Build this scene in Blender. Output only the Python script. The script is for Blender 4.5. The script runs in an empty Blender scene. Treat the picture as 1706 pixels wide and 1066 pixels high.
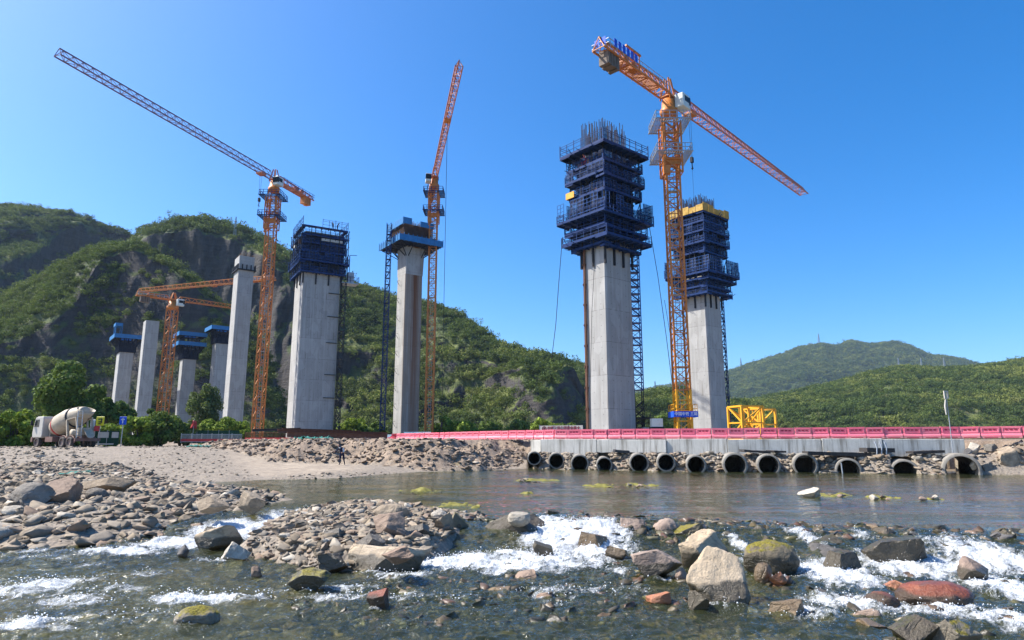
import bpy, math, random
import numpy as np
from mathutils import Vector, Matrix
random.seed(7); RNG = np.random.default_rng(11)
R = math.radians
SC = bpy.context.scene
# ------------------------------------------------------------------ camera, sky, sun, exposure
CAMZ, PITCH, FPX = 2.2, R(10.56), 1100.0
cam = bpy.data.objects.new('camera', bpy.data.cameras.new('camera'))
SC.collection.objects.link(cam); SC.camera = cam
cam.location = (0, 0, CAMZ); cam.rotation_euler = (R(90) + PITCH, 0, 0)
cam.data.sensor_width = 36.0; cam.data.lens = 36.0 * FPX / 1706.0
cam.data.clip_start = 0.1; cam.data.clip_end = 30000
SUN_AZ, SUN_EL = R(82), R(48)            # azimuth to the left of the view direction (+Y)
sdir = Vector((-math.sin(SUN_AZ) * math.cos(SUN_EL), math.cos(SUN_AZ) * math.cos(SUN_EL), math.sin(SUN_EL)))
world = bpy.data.worlds.new('World'); SC.world = world; world.use_nodes = True
wn = world.node_tree.nodes; wl = world.node_tree.links
sky = wn.new('ShaderNodeTexSky'); sky.sky_type = 'NISHITA'; sky.sun_disc = False
sky.sun_elevation = SUN_EL; sky.sun_rotation = -SUN_AZ
sky.air_density = 0.8; sky.dust_density = 1.7; sky.ozone_density = 4.2; sky.altitude = 300
hs = wn.new('ShaderNodeHueSaturation'); hs.inputs['Saturation'].default_value = 1.38; wl.new(sky.outputs[0], hs.inputs['Color']); wl.new(hs.outputs[0], wn['Background'].inputs[0]); wn['Background'].inputs[1].default_value = 0.135
sl = bpy.data.lights.new('sun', 'SUN'); sl.energy = 4.8; sl.angle = R(0.5); sl.color = (1.0, 0.945, 0.86)
sun = bpy.data.objects.new('sun', sl); SC.collection.objects.link(sun)
sun.location = sdir * 300; sun.rotation_euler = sdir.to_track_quat('Z', 'Y').to_euler()
SC.view_settings.view_transform = 'Standard'; SC.view_settings.look = 'None'
SC.view_settings.exposure = 0.98; SC.view_settings.gamma = 1.0
SC.render.engine = 'CYCLES'
SC.cycles.max_bounces = 8; SC.cycles.diffuse_bounces = 2; SC.cycles.glossy_bounces = 3
SC.cycles.transmission_bounces = 3; SC.cycles.transparent_max_bounces = 12
SC.cycles.use_denoising = True
SC.cycles.sample_clamp_indirect = 6.0
# ------------------------------------------------------------------ measuring helpers (photo pixel -> place)
CT, ST = math.cos(PITCH), math.sin(PITCH)
def ray(px, py):
    u = (px - 853.0) / FPX; v = (533.0 - py) / FPX
    return (u, CT - v * ST, ST + v * CT)
def PY(px, py, Y):
    r = ray(px, py); t = Y / r[1]; return Vector((r[0] * t, Y, CAMZ + r[2] * t))
def PZ(px, py, z):
    r = ray(px, py); t = (z - CAMZ) / r[2]; return Vector((r[0] * t, r[1] * t, z))
def zat(py, Y): return PY(853, py, Y).z
def xat(px, Y, z): return (px - 853.0) / FPX * (Y * CT + (z - CAMZ) * ST)
# ------------------------------------------------------------------ numpy noise
_P = np.random.default_rng(5).permutation(256); _P = np.concatenate([_P, _P, _P]).astype(np.int64)
_G = np.random.default_rng(6).normal(size=(256, 3)); _G /= np.linalg.norm(_G, axis=1)[:, None]
def perlin(p):
    p = np.asarray(p, float); i = np.floor(p).astype(np.int64); f = p - i; i &= 255
    u = f * f * f * (f * (f * 6 - 15) + 10); out = 0
    for dx in (0, 1):
        for dy in (0, 1):
            for dz in (0, 1):
                h = _P[_P[_P[(i[:, 0] + dx) & 255] + ((i[:, 1] + dy) & 255)] + ((i[:, 2] + dz) & 255)] & 255
                g = _G[h]; d = (g * (f - (dx, dy, dz))).sum(1)
                w = (u[:, 0] if dx else 1 - u[:, 0]) * (u[:, 1] if dy else 1 - u[:, 1]) * (u[:, 2] if dz else 1 - u[:, 2])
                out = out + d * w
    return out * 1.5
def fbm(p, o=4, g=0.5, l=2.03):
    p = np.asarray(p, float); s = 0; a = 1.0
    for k in range(o): s = s + a * perlin(p + 17.3 * k); a *= g; p = p * l
    return s
def ridged(p, o=4):
    p = np.asarray(p, float); s = 0; a = 1.0
    for k in range(o): s = s + a * (1 - 2 * np.abs(perlin(p + 9.1 * k))); a *= .5; p = p * 2.07
    return s * .5
def xy(X, Y, z=0.0, s=1.0): return np.stack([X * s, Y * s, np.full_like(X, z)], 1)
def sstep(a, b, x): t = np.clip((x - a) / (b - a), 0, 1); return t * t * (3 - 2 * t)
def sdf(poly, X, Y):                    # >0 inside
    P = np.array(poly, float); n = len(P); d = np.full(X.shape, 1e18); ins = np.zeros(X.shape, bool)
    for k in range(n):
        ax, ay = P[k]; bx, by = P[(k + 1) % n]; ex, ey = bx - ax, by - ay
        t = np.clip(((X - ax) * ex + (Y - ay) * ey) / (ex * ex + ey * ey + 1e-12), 0, 1)
        d = np.minimum(d, (X - ax - t * ex) ** 2 + (Y - ay - t * ey) ** 2)
        c = (ay > Y) != (by > Y)
        ins ^= c & (X < ex * (Y - ay) / (ey if abs(ey) > 1e-12 else 1e-12) + ax)
    return np.where(ins, 1, -1) * np.sqrt(d)
# ------------------------------------------------------------------ objects
def link(o, parent=None):
    SC.collection.objects.link(o)
    if parent is not None: o.parent = parent
    return o
def tag(o, label=None, cat=None, group=None, kind=None):
    if label: o['label'] = label
    if cat: o['category'] = cat
    if group: o['group'] = group
    if kind: o['kind'] = kind
    return o
def empty(name, loc, rz=0.0):
    o = bpy.data.objects.new(name, None); o.empty_display_size = .3
    o.location = loc; o.rotation_euler = (0, 0, rz); return link(o)
def copy_tree(o, parent=None):
    c = o.copy(); link(c)
    if parent is not None: c.parent = parent
    for ch in list(o.children): copy_tree(ch, c)
    return c
def np_mesh(name, V, F, mat=None, smooth=False, attrs=None):
    me = bpy.data.meshes.new(name); V = np.asarray(V, np.float32); F = np.asarray(F, np.int32); k = F.shape[1]
    me.vertices.add(len(V)); me.vertices.foreach_set('co', V.ravel())
    me.loops.add(F.size); me.loops.foreach_set('vertex_index', F.ravel())
    me.polygons.add(len(F)); me.polygons.foreach_set('loop_start', np.arange(0, F.size, k, dtype=np.int32))
    if smooth: me.polygons.foreach_set('use_smooth', np.ones(len(F), bool))
    for n, a in (attrs or {}).items():
        a = np.asarray(a, np.float32)
        if a.ndim == 1: at = me.attributes.new(n, 'FLOAT', 'POINT'); at.data.foreach_set('value', a)
        else: at = me.attributes.new(n, 'FLOAT_COLOR', 'POINT'); at.data.foreach_set('color', np.concatenate([a, np.ones((len(a), 1))], 1).astype(np.float32).ravel())
    me.update(calc_edges=True); me.validate()
    if mat: me.materials.append(mat)
    return me
def grid_faces(nr, nc):
    i = np.arange(nr * nc).reshape(nr, nc)
    return np.stack([i[:-1, :-1], i[:-1, 1:], i[1:, 1:], i[1:, :-1]], -1).reshape(-1, 4)
class MB:
    def __init__(s): s.v = []; s.f = []; s.sm = []; s.mi = []; s.cur = 0
    def add(s, vs, fs, smooth=False):
        b = len(s.v); s.v += [tuple(v) for v in vs]
        for f in fs: s.f.append(tuple(b + i for i in f)); s.sm.append(smooth); s.mi.append(s.cur)
    def box(s, c, d, rz=0.0, ry=0.0):
        hx, hy, hz = d[0] / 2, d[1] / 2, d[2] / 2; m = Matrix.Rotation(rz, 3, 'Z') @ Matrix.Rotation(ry, 3, 'Y'); c = Vector(c)
        vs = [c + m @ Vector((x, y, z)) for x in (-hx, hx) for y in (-hy, hy) for z in (-hz, hz)]
        s.add(vs, [(0, 1, 3, 2), (4, 6, 7, 5), (0, 4, 5, 1), (2, 3, 7, 6), (0, 2, 6, 4), (1, 5, 7, 3)])
    def bx(s, x0, x1, y0, y1, z0, z1): s.box(((x0 + x1) / 2, (y0 + y1) / 2, (z0 + z1) / 2), (x1 - x0, y1 - y0, z1 - z0))
    def bar(s, p, q, w, h=None):
        p = Vector(p); q = Vector(q); h = h or w; d = q - p
        if d.length < 1e-6: return
        d.normalize(); up = Vector((0, 0, 1)) if abs(d.z) < .95 else Vector((1, 0, 0))
        a = d.cross(up).normalized() * (w / 2); b = a.cross(d).normalized() * (h / 2)
        vs = [p + a + b, p - a + b, p - a - b, p + a - b, q + a + b, q - a + b, q - a - b, q + a - b]
        s.add(vs, [(3, 2, 1, 0), (4, 5, 6, 7), (0, 1, 5, 4), (1, 2, 6, 5), (2, 3, 7, 6), (3, 0, 4, 7)])
    def tube(s, pts, r, n=8, cap=True):
        pts = [Vector(p) for p in pts]; m = len(pts); rs = r if isinstance(r, (list, tuple)) else [r] * m; vs = []; fs = []
        for k, p in enumerate(pts):
            d = (pts[min(k + 1, m - 1)] - pts[max(k - 1, 0)]).normalized()
            up = Vector((0, 0, 1)) if abs(d.z) < .9 else Vector((1, 0, 0))
            a = d.cross(up).normalized(); b = a.cross(d)
            for j in range(n):
                t = 2 * math.pi * j / n; vs.append(p + (a * math.cos(t) + b * math.sin(t)) * rs[k])
        for k in range(m - 1):
            for j in range(n): fs.append((k * n + j, k * n + (j + 1) % n, (k + 1) * n + (j + 1) % n, (k + 1) * n + j))
        s.add(vs, fs, True)
        if cap: s.add(vs[:n], [tuple(range(n))]); s.add(vs[-n:], [tuple(reversed(range(n)))])
    def prism(s, poly, axis_o, ax, ay, d):        # polygon (2-D) in plane (ax, ay) at axis_o, extruded by vector d
        o = Vector(axis_o); ax = Vector(ax); ay = Vector(ay); d = Vector(d); n = len(poly)
        a = [o + ax * x + ay * y for x, y in poly]; b = [p + d for p in a]
        s.add(a + b, [tuple(reversed(range(n))), tuple(range(n, 2 * n))] + [(i, (i + 1) % n, n + (i + 1) % n, n + i) for i in range(n)])
    def lathe(s, prof, o, axis, n=24):            # prof: (distance along axis, radius)
        o = Vector(o); axis = Vector(axis).normalized(); up = Vector((0, 0, 1)) if abs(axis.z) < .9 else Vector((1, 0, 0))
        a = axis.cross(up).normalized(); b = a.cross(axis); vs = []; fs = []
        for t, r in prof:
            for j in range(n):
                q = 2 * math.pi * j / n; vs.append(o + axis * t + (a * math.cos(q) + b * math.sin(q)) * r)
        for k in range(len(prof) - 1):
            for j in range(n): fs.append((k * n + j, k * n + (j + 1) % n, (k + 1) * n + (j + 1) % n, (k + 1) * n + j))
        s.add(vs, fs, True)
    def build(s, name, mat, parent=None, loc=None):
        me = bpy.data.meshes.new(name); me.from_pydata(s.v, [], s.f); me.polygons.foreach_set('use_smooth', s.sm)
        me.polygons.foreach_set('material_index', s.mi); me.update()
        for m_ in (mat if isinstance(mat, (list, tuple)) else [mat]): me.materials.append(m_)
        import bmesh
        bm = bmesh.new(); bm.from_mesh(me); bmesh.ops.recalc_face_normals(bm, faces=bm.faces); bm.to_mesh(me); bm.free()
        o = bpy.data.objects.new(name, me)
        if loc is not None: o.location = loc
        return link(o, parent)
# ------------------------------------------------------------------ materials
class NT:
    def __init__(s, name):
        s.m = bpy.data.materials.new(name); s.m.use_nodes = True; s.t = s.m.node_tree; s.b = s.t.nodes['Principled BSDF']; s.out = s.t.nodes['Material Output']
    def n(s, k, **kw):
        o = s.t.nodes.new('ShaderNode' + k)
        for a, b in kw.items(): setattr(o, a, b)
        return o
    def set(s, sock, v):
        if isinstance(v, bpy.types.NodeSocket): s.t.links.new(v, sock)
        elif isinstance(v, (tuple, list)) and len(v) == 3 and sock.type == 'RGBA': sock.default_value = (*v, 1)
        else: sock.default_value = v
    def math(s, op, a, b=0.0, c=None, clamp=False):
        o = s.n('Math', operation=op); o.use_clamp = clamp; s.set(o.inputs[0], a); s.set(o.inputs[1], b)
        if c is not None: s.set(o.inputs[2], c)
        return o.outputs[0]
    def mix(s, f, a, b, blend='MIX'):
        o = s.n('Mix', data_type='RGBA', blend_type=blend); s.set(o.inputs[0], f); s.set(o.inputs[6], a); s.set(o.inputs[7], b); return o.outputs[2]
    def noise(s, vec, scale, detail=4, rough=.55, dist=0.0, col=False):
        o = s.n('TexNoise'); s.set(o.inputs['Vector'], vec); s.set(o.inputs['Scale'], scale); s.set(o.inputs['Detail'], detail); s.set(o.inputs['Roughness'], rough); s.set(o.inputs['Distortion'], dist)
        return o.outputs['Color' if col else 'Fac']
    def vor(s, vec, scale, out='Distance', feature='F1', rnd=1.0):
        o = s.n('TexVoronoi', feature=feature); s.set(o.inputs['Vector'], vec); s.set(o.inputs['Scale'], scale); s.set(o.inputs['Randomness'], rnd); return o.outputs[out]
    def ss(s, x, a, b, lo=0.0, hi=1.0):
        o = s.n('MapRange', interpolation_type='SMOOTHSTEP'); s.set(o.inputs[0], x)
        for i, v in enumerate((a, b, lo, hi)): s.set(o.inputs[i + 1], v)
        return o.outputs[0]
    def scl(s, vec, k):
        o = s.n('VectorMath', operation='MULTIPLY'); s.set(o.inputs[0], vec); o.inputs[1].default_value = k; return o.outputs[0]
    def bump(s, h, strength=.4, dist=.1, normal=None):
        o = s.n('Bump'); s.set(o.inputs['Height'], h); s.set(o.inputs['Strength'], strength); s.set(o.inputs['Distance'], dist)
        if normal is not None: s.set(o.inputs['Normal'], normal)
        return o.outputs[0]
    def ramp(s, f, stops):
        o = s.n('ValToRGB'); e = o.color_ramp.elements
        while len(e) < len(stops): e.new(.5)
        for q, (p, c) in zip(e, stops): q.position = p; q.color = (*c, 1)
        s.set(o.inputs[0], f); return o.outputs[0]
    def sepxyz(s, v): o = s.n('SeparateXYZ'); s.set(o.inputs[0], v); return o.outputs
    def attr(s, n, out='Fac'): o = s.n('Attribute'); o.attribute_name = n; return o.outputs[out]
    def geo(s, k): return s.n('NewGeometry').outputs[k]
    def tc(s, k='Object'): return s.n('TexCoord').outputs[k]
    def fin(s, col=None, rough=None, normal=None, metal=None, spec=None):
        for k, v in (('Base Color', col), ('Roughness', rough), ('Normal', normal), ('Metallic', metal), ('Specular IOR Level', spec)):
            if v is not None: s.set(s.b.inputs[k], v)
        return s.m
def paint(name, col, rough=.45, var=.35, dirt=(.12, .08, .05), dirtamt=.3, scale=1.2, metal=0.0):
    t = NT(name); p = t.geo('Position'); n1 = t.noise(p, scale, 5, .6); n2 = t.noise(p, scale * 4.3, 4, .6)
    if name[:4] in ('navy', 'dark', 'blue'): t.b.inputs['Specular IOR Level'].default_value = .15
    c = t.mix(t.ss(n1, .3, .7, 0, var), col, tuple(x * .55 for x in col))
    c = t.mix(t.ss(n2, .52, .75, 0, dirtamt), c, dirt)
    return t.fin(c, t.ss(n1, .3, .7, rough - .1, rough + .2), t.bump(n2, .15, .01), metal)
M = {}
M['orange'] = paint('orange crane paint', (.62, .205, .03), .5, .5, (.16, .06, .025), .55, 1.5)
M['jibred'] = paint('faded red crane paint', (.50, .17, .10), .5, .5, (.2, .09, .08), .5)
M['jibviolet'] = paint('weathered violet grey crane paint', (.20, .115, .15), .5, .4, (.07, .05, .08), .4)  # orange-red paint underneath; the backlit violet cast is put into the colour
M['yellow'] = paint('yellow crane paint', (.80, .38, .015), .45, .3, (.3, .12, .03), .35, 2)
M['yellowdirty'] = paint('dirty yellow board', (.52, .31, .045), .7, .6, (.16, .10, .05), .7, 1.2)
M['navy'] = paint('navy scaffold paint', (.012, .040, .145), .5, .5, (.012, .014, .022), .5)
M['navypanel'] = paint('dark form panel steel', (.010, .016, .036), .55, .5, (.04, .03, .025), .35)
M['blue'] = paint('blue scaffold paint', (.030, .105, .33), .5, .5, (.02, .03, .06), .4)
M['cyan'] = paint('bright blue formwork sheet', (.015, .17, .42), .5, .4, (.03, .06, .10), .3)
M['rust'] = paint('rusty steel', (.17, .075, .04), .75, .5, (.06, .03, .02), .5, 3)
M['rebar'] = paint('dark rebar steel', (.020, .026, .055), .6, .4, (.03, .02, .015))
M['rebarbrown'] = paint('brown rusty rebar', (.10, .045, .025), .7, .4)
M['dark'] = paint('dark steel', (.025, .027, .032), .5, .3)
M['white'] = paint('dusty white paint', (.50, .47, .41), .5, .25, (.35, .30, .24), .4)
M['grey'] = paint('grey galvanised steel', (.38, .40, .42), .4, .3, (.2, .18, .16), .3, 2, .4)
M['cab'] = paint('pale cab paint', (.62, .66, .62), .4, .15)
M['cw'] = paint('counterweight concrete', (.16, .12, .09), .8, .3)
M['redpaint'] = paint('red paint', (.50, .03, .03), .5, .3)
M['signblue'] = paint('blue sign sheet', (.02, .10, .62), .4, .1, (.1, .1, .2), .1)
M['signyellow'] = paint('yellow sign sheet', (.85, .72, .02), .4, .1, (.4, .3, .05), .1)
M['greenhoard'] = paint('dark green hoarding', (.010, .055, .030), .5, .3)
M['letters'] = paint('maroon lettering', (.20, .012, .03), .6, .1)
M['letterwhite'] = paint('white lettering', (.8, .8, .85), .6, .05)
M['letterblack'] = paint('black lettering', (.03, .03, .03), .6, .05)
M['pink'] = paint('pink plastic', (.86, .165, .235), .5, .25, (.60, .40, .35), .5, 3)
t = NT.__new__(NT); t.m = M['pink']; t.t = t.m.node_tree; t.b = t.t.nodes['Principled BSDF']; col = t.b.inputs['Base Color'].links[0].from_socket; rn = t.n('ObjectInfo').outputs['Random']
c = t.mix(t.ss(rn, .2, 1, 0, .55), col, (.72, .25, .28)); mud = t.ss(t.math('ADD', t.sepxyz(t.tc('Object'))[2], t.math('MULTIPLY', t.noise(t.geo('Position'), 3.0, 4, .7), .5)), .28, .5, .6, 0); t.set(t.b.inputs['Base Color'], t.mix(mud, c, (.40, .24, .19)))
M['pinkdark'] = paint('dark slot', (.34, .025, .05), .6, .1)
M['pinkred'] = paint('red plastic', (.62, .03, .05), .42, .18, (.4, .2, .18), .3, 3)
M['tyre'] = paint('dusty tyre rubber', (.06, .05, .045), .85, .4, (.25, .19, .15), .6, 4)
M['rim'] = paint('dusty brown rim', (.30, .20, .16), .7, .3)
M['chassis'] = paint('brown dusty chassis', (.20, .11, .085), .7, .4)
M['drum'] = paint('dusty cream drum paint', (.46, .385, .28), .6, .3, (.24, .18, .125), .6, 1.6)
M['glass'] = paint('dark cab glass', (.02, .025, .03), .08, .1, dirtamt=.05)
M['skin'] = paint('skin', (.45, .25, .17), .6, .1, dirtamt=.05)
M['cloth'] = paint('navy work cloth', (.013, .017, .045), .85, .3, dirtamt=.1)
M['whitecloth'] = paint('pale cloth', (.6, .6, .6), .85, .1)
M['tarpshade'] = paint('black plastic sheet', (.02, .02, .022), .5, .3)  # also the tone of the sheet added for the shadowed barrier gap
M['net'] = paint('teal net', (.02, .17, .14), .8, .4, (.01, .08, .06), .3, 6)
M['hoardwhite'] = paint('pale blue hoarding', (.60, .74, .76), .5, .08, (.2, .5, .6), .3, .7)
def m_net():
    t = NT('dark blue safety mesh'); p = t.geo('Position')
    t.fin(t.mix(t.noise(p, 1.2, 3), (.012, .025, .075), (.025, .05, .13)), .7)
    tr = t.n('BsdfTransparent'); mx = t.n('MixShader'); t.set(mx.inputs[0], t.ss(t.noise(p, .7, 3), .3, .7, .22, .6))
    t.set(mx.inputs[1], tr.outputs[0]); t.set(mx.inputs[2], t.b.outputs[0]); t.set(t.out.inputs[0], mx.outputs[0]); return t.m
M['mesh'] = m_net()
def concrete(name, base=(.375, .37, .35), stripe=False, pour=4.4, dark=.75):
    t = NT(name); o = t.tc('Object'); x, y, z = t.sepxyz(o)
    zz = t.math('DIVIDE', z, pour); fr = t.math('FRACT', zz); cell = t.math('FLOOR', zz)
    wn_ = t.n('TexWhiteNoise', noise_dimensions='1D'); t.set(wn_.inputs['W'], cell)
    big = t.noise(o, .35, 4, .6); fine = t.noise(o, 6, 5, .65); streak = t.noise(t.scl(o, (2.2, 2.2, .06)), 1.0, 5, .65)
    c = t.mix(t.ss(wn_.outputs[0], 0, 1, 0, .35), base, tuple(v * dark for v in base))
    c = t.mix(t.ss(big, .35, .7, 0, .5), c, tuple(v * .72 for v in base))
    c = t.mix(t.ss(streak, .45, .75, 0, .5), c, (.24, .225, .205))
    c = t.mix(t.ss(streak, .48, .3, 0, .35), c, (.52, .51, .49))
    c = t.mix(t.ss(fine, .45, .8, 0, .25), c, (.25, .24, .22))
    joint = t.math('ADD', t.ss(fr, .0, .014, 1, 0), t.ss(fr, .986, 1, 0, 1)); jn = t.ss(t.noise(o, 1.3, 2), .3, .6)
    c = t.mix(t.math('MULTIPLY', joint, t.math('MULTIPLY', jn, .85)), c, (.15, .14, .13))
    hx_ = t.math('SUBTRACT', t.math('FRACT', t.math('DIVIDE', t.math('ADD', x, y), 1.5)), .5); hz_ = t.math('SUBTRACT', t.math('FRACT', t.math('DIVIDE', z, 1.47)), .5); hd = t.math('SQRT', t.math('ADD', t.math('MULTIPLY', hx_, hx_), t.math('MULTIPLY', hz_, hz_))); c = t.mix(t.math('MULTIPLY', t.ss(hd, .035, .06, 1, 0), .6), c, (.10, .095, .09))
    drip = t.noise(t.scl(o, (3.2, 3.2, .10)), 1.0, 3, .6, .4); c = t.mix(t.math('MULTIPLY', t.ss(drip, .54, .70, 0, .6), t.ss(fr, 0, 1, 1, .1)), c, (.15, .13, .11)); pat = t.vor(t.scl(o, (.9, .9, .45)), 1.0, 'Color'); pc_ = t.n('SeparateColor'); t.set(pc_.inputs[0], pat); c = t.mix(t.ss(pc_.outputs[0], .72, .85, 0, .22), c, (.52, .51, .49))
    pf = t.math('FRACT', t.math('DIVIDE', t.math('ADD', x, y), 1.5)); pj = t.ss(pf, 0, .02, 1, 0)
    c = t.mix(t.math('MULTIPLY', pj, .18), c, (.18, .17, .16))
    if stripe:
        s1 = t.math('SUBTRACT', t.math('ADD', x, t.math('MULTIPLY', t.math('SUBTRACT', streak, .5), .5)), .35)
        a = t.ss(t.math('ABSOLUTE', s1), .3, 1.3, 1, 0)
        s2 = t.noise(t.scl(o, (5, 5, .03)), 1.0, 4, .6); yy = t.ss(y, -2.2, -1.5, 1, 0)
        a = t.math('MULTIPLY', t.math('MULTIPLY', a, t.ss(s2, .25, .5)), t.math('MULTIPLY', yy, t.ss(z, 2, 40, .45, 1)))
        c = t.mix(t.math('MULTIPLY', yy, t.ss(streak, .3, .6, .25, .75)), c, (.26, .19, .13)); c = t.mix(a, c, (.15, .055, .018))
    return t.fin(c, .85, t.bump(t.math('ADD', fine, t.math('MULTIPLY', joint, -.6)), .3, .03))
M['concrete'] = concrete('pier concrete'); M['concretestain'] = concrete('rust streaked pier concrete', stripe=True)
M['pipe'] = concrete('culvert concrete', (.23, .21, .175), pour=9)
def m_wall():
    t = NT('causeway concrete'); o = t.tc('Object'); x, y, z = t.sepxyz(o)
    big = t.noise(o, .5, 5, .65); st = t.noise(t.scl(o, (1.6, 1.6, .12)), 1.3, 5, .7); fine = t.noise(o, 9, 5, .7)
    c = t.mix(t.ss(big, .3, .7), (.60, .58, .52), (.47, .45, .39)); c = t.mix(t.ss(st, .45, .66, 0, .8), c, (.19, .17, .135))
    c = t.mix(t.ss(fine, .5, .8, 0, .3), c, (.22, .21, .19)); return t.fin(c, .9, t.bump(t.math('ADD', fine, big), .4, .04))
M['wall'] = m_wall()
# ------------------------------------------------------------------ ground, river, hills
def pz2(l, z=0.0): return [tuple(PZ(x, y, z)[:2]) for x, y in l]
BARLINE = [(xat(p, Y, 2.55), Y) for p, Y in ((2000, 46), (1850, 47.8), (1706, 49.6), (1603, 51.2), (1450, 52.9), (1340, 54.5), (1225, 56.2), (1065, 59.4), (927, 63), (890, 65), (800, 72), (700, 84), (640, 92))]
TOE = [(xat(p, Y, 1.0), Y) for p, Y in ((2000, 44), (1850, 45.5), (1706, 47.0), (1603, 47.9), (1508, 48.6), (1450, 49.6), (1340, 51.6), (1225, 52.4), (1110, 53.6), (1007, 56.2), (927, 57.4), (890, 58.6))]
def off(line, d):
    o = []
    for k, (x, y) in enumerate(line):
        a = line[max(k - 1, 0)]; b = line[min(k + 1, len(line) - 1)]; t = Vector((b[0] - a[0], b[1] - a[1])).normalized()
        o.append((x + t.y * -d, y + t.x * d))
    return o
WALLF = [(x, y) for x, y in off(BARLINE[2:10], 0.55)]
WALLF = WALLF[1:]                                        # wall runs px 1603 .. 890
LAND = (pz2([(-700, 905), (0, 874), (120, 875), (250, 868), (300, 860), (380, 851), (430, 843), (490, 832), (440, 819), (330, 812), (305, 806), (430, 800), (560, 797), (640, 790), (700, 786), (800, 784)])
        + [(1.0, 58.8)] + [(x_, y_ + .35) for x_, y_ in TOE[::-1]] + [(120, 45), (120, 600), (-400, 600), (-400, 15)])
BANK = ([(120, 43)] + [(x_, y_ + 1.2) for x_, y_ in TOE[:3]] + [(WALLF[0][0] + 1.0, WALLF[0][1] - .4)] + [(x, y + .25) for x, y in WALLF] + pz2([(868, 774)], .2) + pz2([(800, 779), (700, 780), (560, 776)], .25)
        + pz2([(450, 773)], .4) + pz2([(400, 766)], .6) + pz2([(340, 752)], 1.3) + pz2([(300, 743)], 1.75) + [(-37, 82), (-37, 120), (-400, 120), (-400, 600), (120, 600)])
SPIT = pz2([(425, 890), (490, 897), (560, 909), (640, 911), (700, 899), (735, 884), (765, 874), (805, 868), (805, 858), (740, 848), (660, 838), (600, 834), (530, 842), (485, 853), (455, 868), (420, 888)])
LIP = sorted((PZ(x, y, 0)[0] / PZ(x, y, 0)[1], PZ(x, y, 0)[1]) for x, y in ((-400, 866), (0, 862), (300, 858), (430, 850), (490, 842), (560, 858), (700, 866), (860, 868), (1000, 868), (1100, 866), (1240, 876), (1400, 884), (1560, 886), (1706, 890), (2100, 905)))
LIPX = np.array([a for a, b in LIP]); LIPY = np.array([b for a, b in LIP])
def lip_s(X, Y): return Y - np.interp(X / np.maximum(Y, .1), LIPX, LIPY)
def wlevel(X, Y): return -0.45 * sstep(0.2, -3.4, lip_s(X, Y))
PIPEAX = []
def ground_h(X, Y):
    s = lip_s(X, Y); w = wlevel(X, Y)
    n1 = fbm(xy(X, Y, 3.1, .35), 4); n2 = fbm(xy(X, Y, 7.7, 1.6), 4); n3 = np.abs(fbm(xy(X, Y, 2.2, .8), 3))
    dep = .30 * sstep(.3, 6, s) + .10 + .28 * sstep(-1.5, -6, s)
    bed = w - dep + .10 * n1 + .05 * n2
    dl = sdf(LAND, X, Y); db = sdf(BANK, X, Y); ds = sdf(SPIT, X, Y)
    cap = .20 + np.clip((Y - 34) / 30, 0, 1) ** 1.1 * (.25 + 1.30 * sstep(-17, -33, X))
    cap = np.where(X > -3, 1.25, cap)
    left = np.minimum(dl * np.where(X > 2, .75, np.where(dl < 0, .35, .13)), cap) + (.10 * n1 + .05 * n2) * sstep(0, 1.5, dl)
    road = sstep(.55, .8, 1 - np.abs((X + 9.5 + .42 * (Y - 36)) / (4.5 + .16 * np.abs(Y - 36))) * .5) * sstep(36, 40, Y) * sstep(1.0, 2.2, dl) * sstep(.4, -.6, db)
    left = left - road * (.08 * n1 + .04 * n2) * .7
    wall_part = sstep(1.5, 3.0, X) * sstep(WALLF[0][0] + .15, WALLF[0][0] - .1, X)
    slope = .42 * (1 - wall_part) + 5.0 * wall_part
    base = np.clip(left, .1, 2.3)
    bank = np.where(db > 0, np.minimum(base + db * slope * (1 + .35 * n1), 2.38 + .14 * sstep(0, 8, db)), -9)
    bank = bank + np.where(db > 0, (.16 * n1 + .17 * n2 + .10 * n3) * (1 - wall_part) * sstep(2.5, 2.0, bank), 0)
    spit = np.minimum(np.where(ds > 0, ds * .11, ds * .9), .17) + .05 * n2
    land = np.maximum(np.maximum(left, bank), np.maximum(spit - .03, w - 1 + 0 * X))
    z = np.maximum(np.maximum(left, bank), spit - .05)
    z = np.maximum(z, bed)
    for pk, (cx, cy, cz, cr) in enumerate(PIPEAX):
        if pk == 12:
            q = np.abs(X - (cx + .75 * cx / cy * (Y - cy))); z = np.where((q < cr * np.where(Y > cy + 8.8, 3.0, .86)) & (Y > cy - 1) & (Y < cy + 17), np.minimum(z, -.25), z); continue
        q = np.abs(X - (cx + .75 * cx / cy * (Y - cy))); z = np.where((q < cr * .86) & (Y > cy - 1.0) & (Y < cy + 8.6) & (db < .3), np.minimum(z, -.25), z)
    far = sstep(130, 190, Y)
    z = z * (1 - far) + 2.2 * far
    return z, road, sstep(-.3, .8, db) * (1 - far), sstep(.06, -.08, z - w)
PIPES = [(890, 762, 20, 772), (927, 767, 24, 781), (966, 769, 27, 782), (1007, 771, 24, 783), (1065, 769, 29, 784), (1110, 770, 31, 785), (1160, 773, 33, 786), (1225, 770, 41, 786.5), (1281, 772, 38, 787), (1342, 772, 40, 787), (1414, 775, 42, 788), (1508, 777, 44, 789), (1603, 773, 58, 791)]
PTOP = [752, 754, 757, 761, 755, 755, 758, 754, 756, 755, 763, 765, 755]
for i, (px, py, wpx, yb) in enumerate(PIPES):
    Yp = PZ(px, min(yb, 790.5), 0).y if i else 58.4
    top = zat(PTOP[i], Yp); r = wpx * Yp * CT / FPX * (.98 if i > 4 else 1.12) / 2; PIPEAX.append((xat(px, Yp, top - r), Yp, top - r, r))
def gh(x, y): return float(ground_h(np.array([float(x)]), np.array([float(y)]))[0][0])
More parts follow.
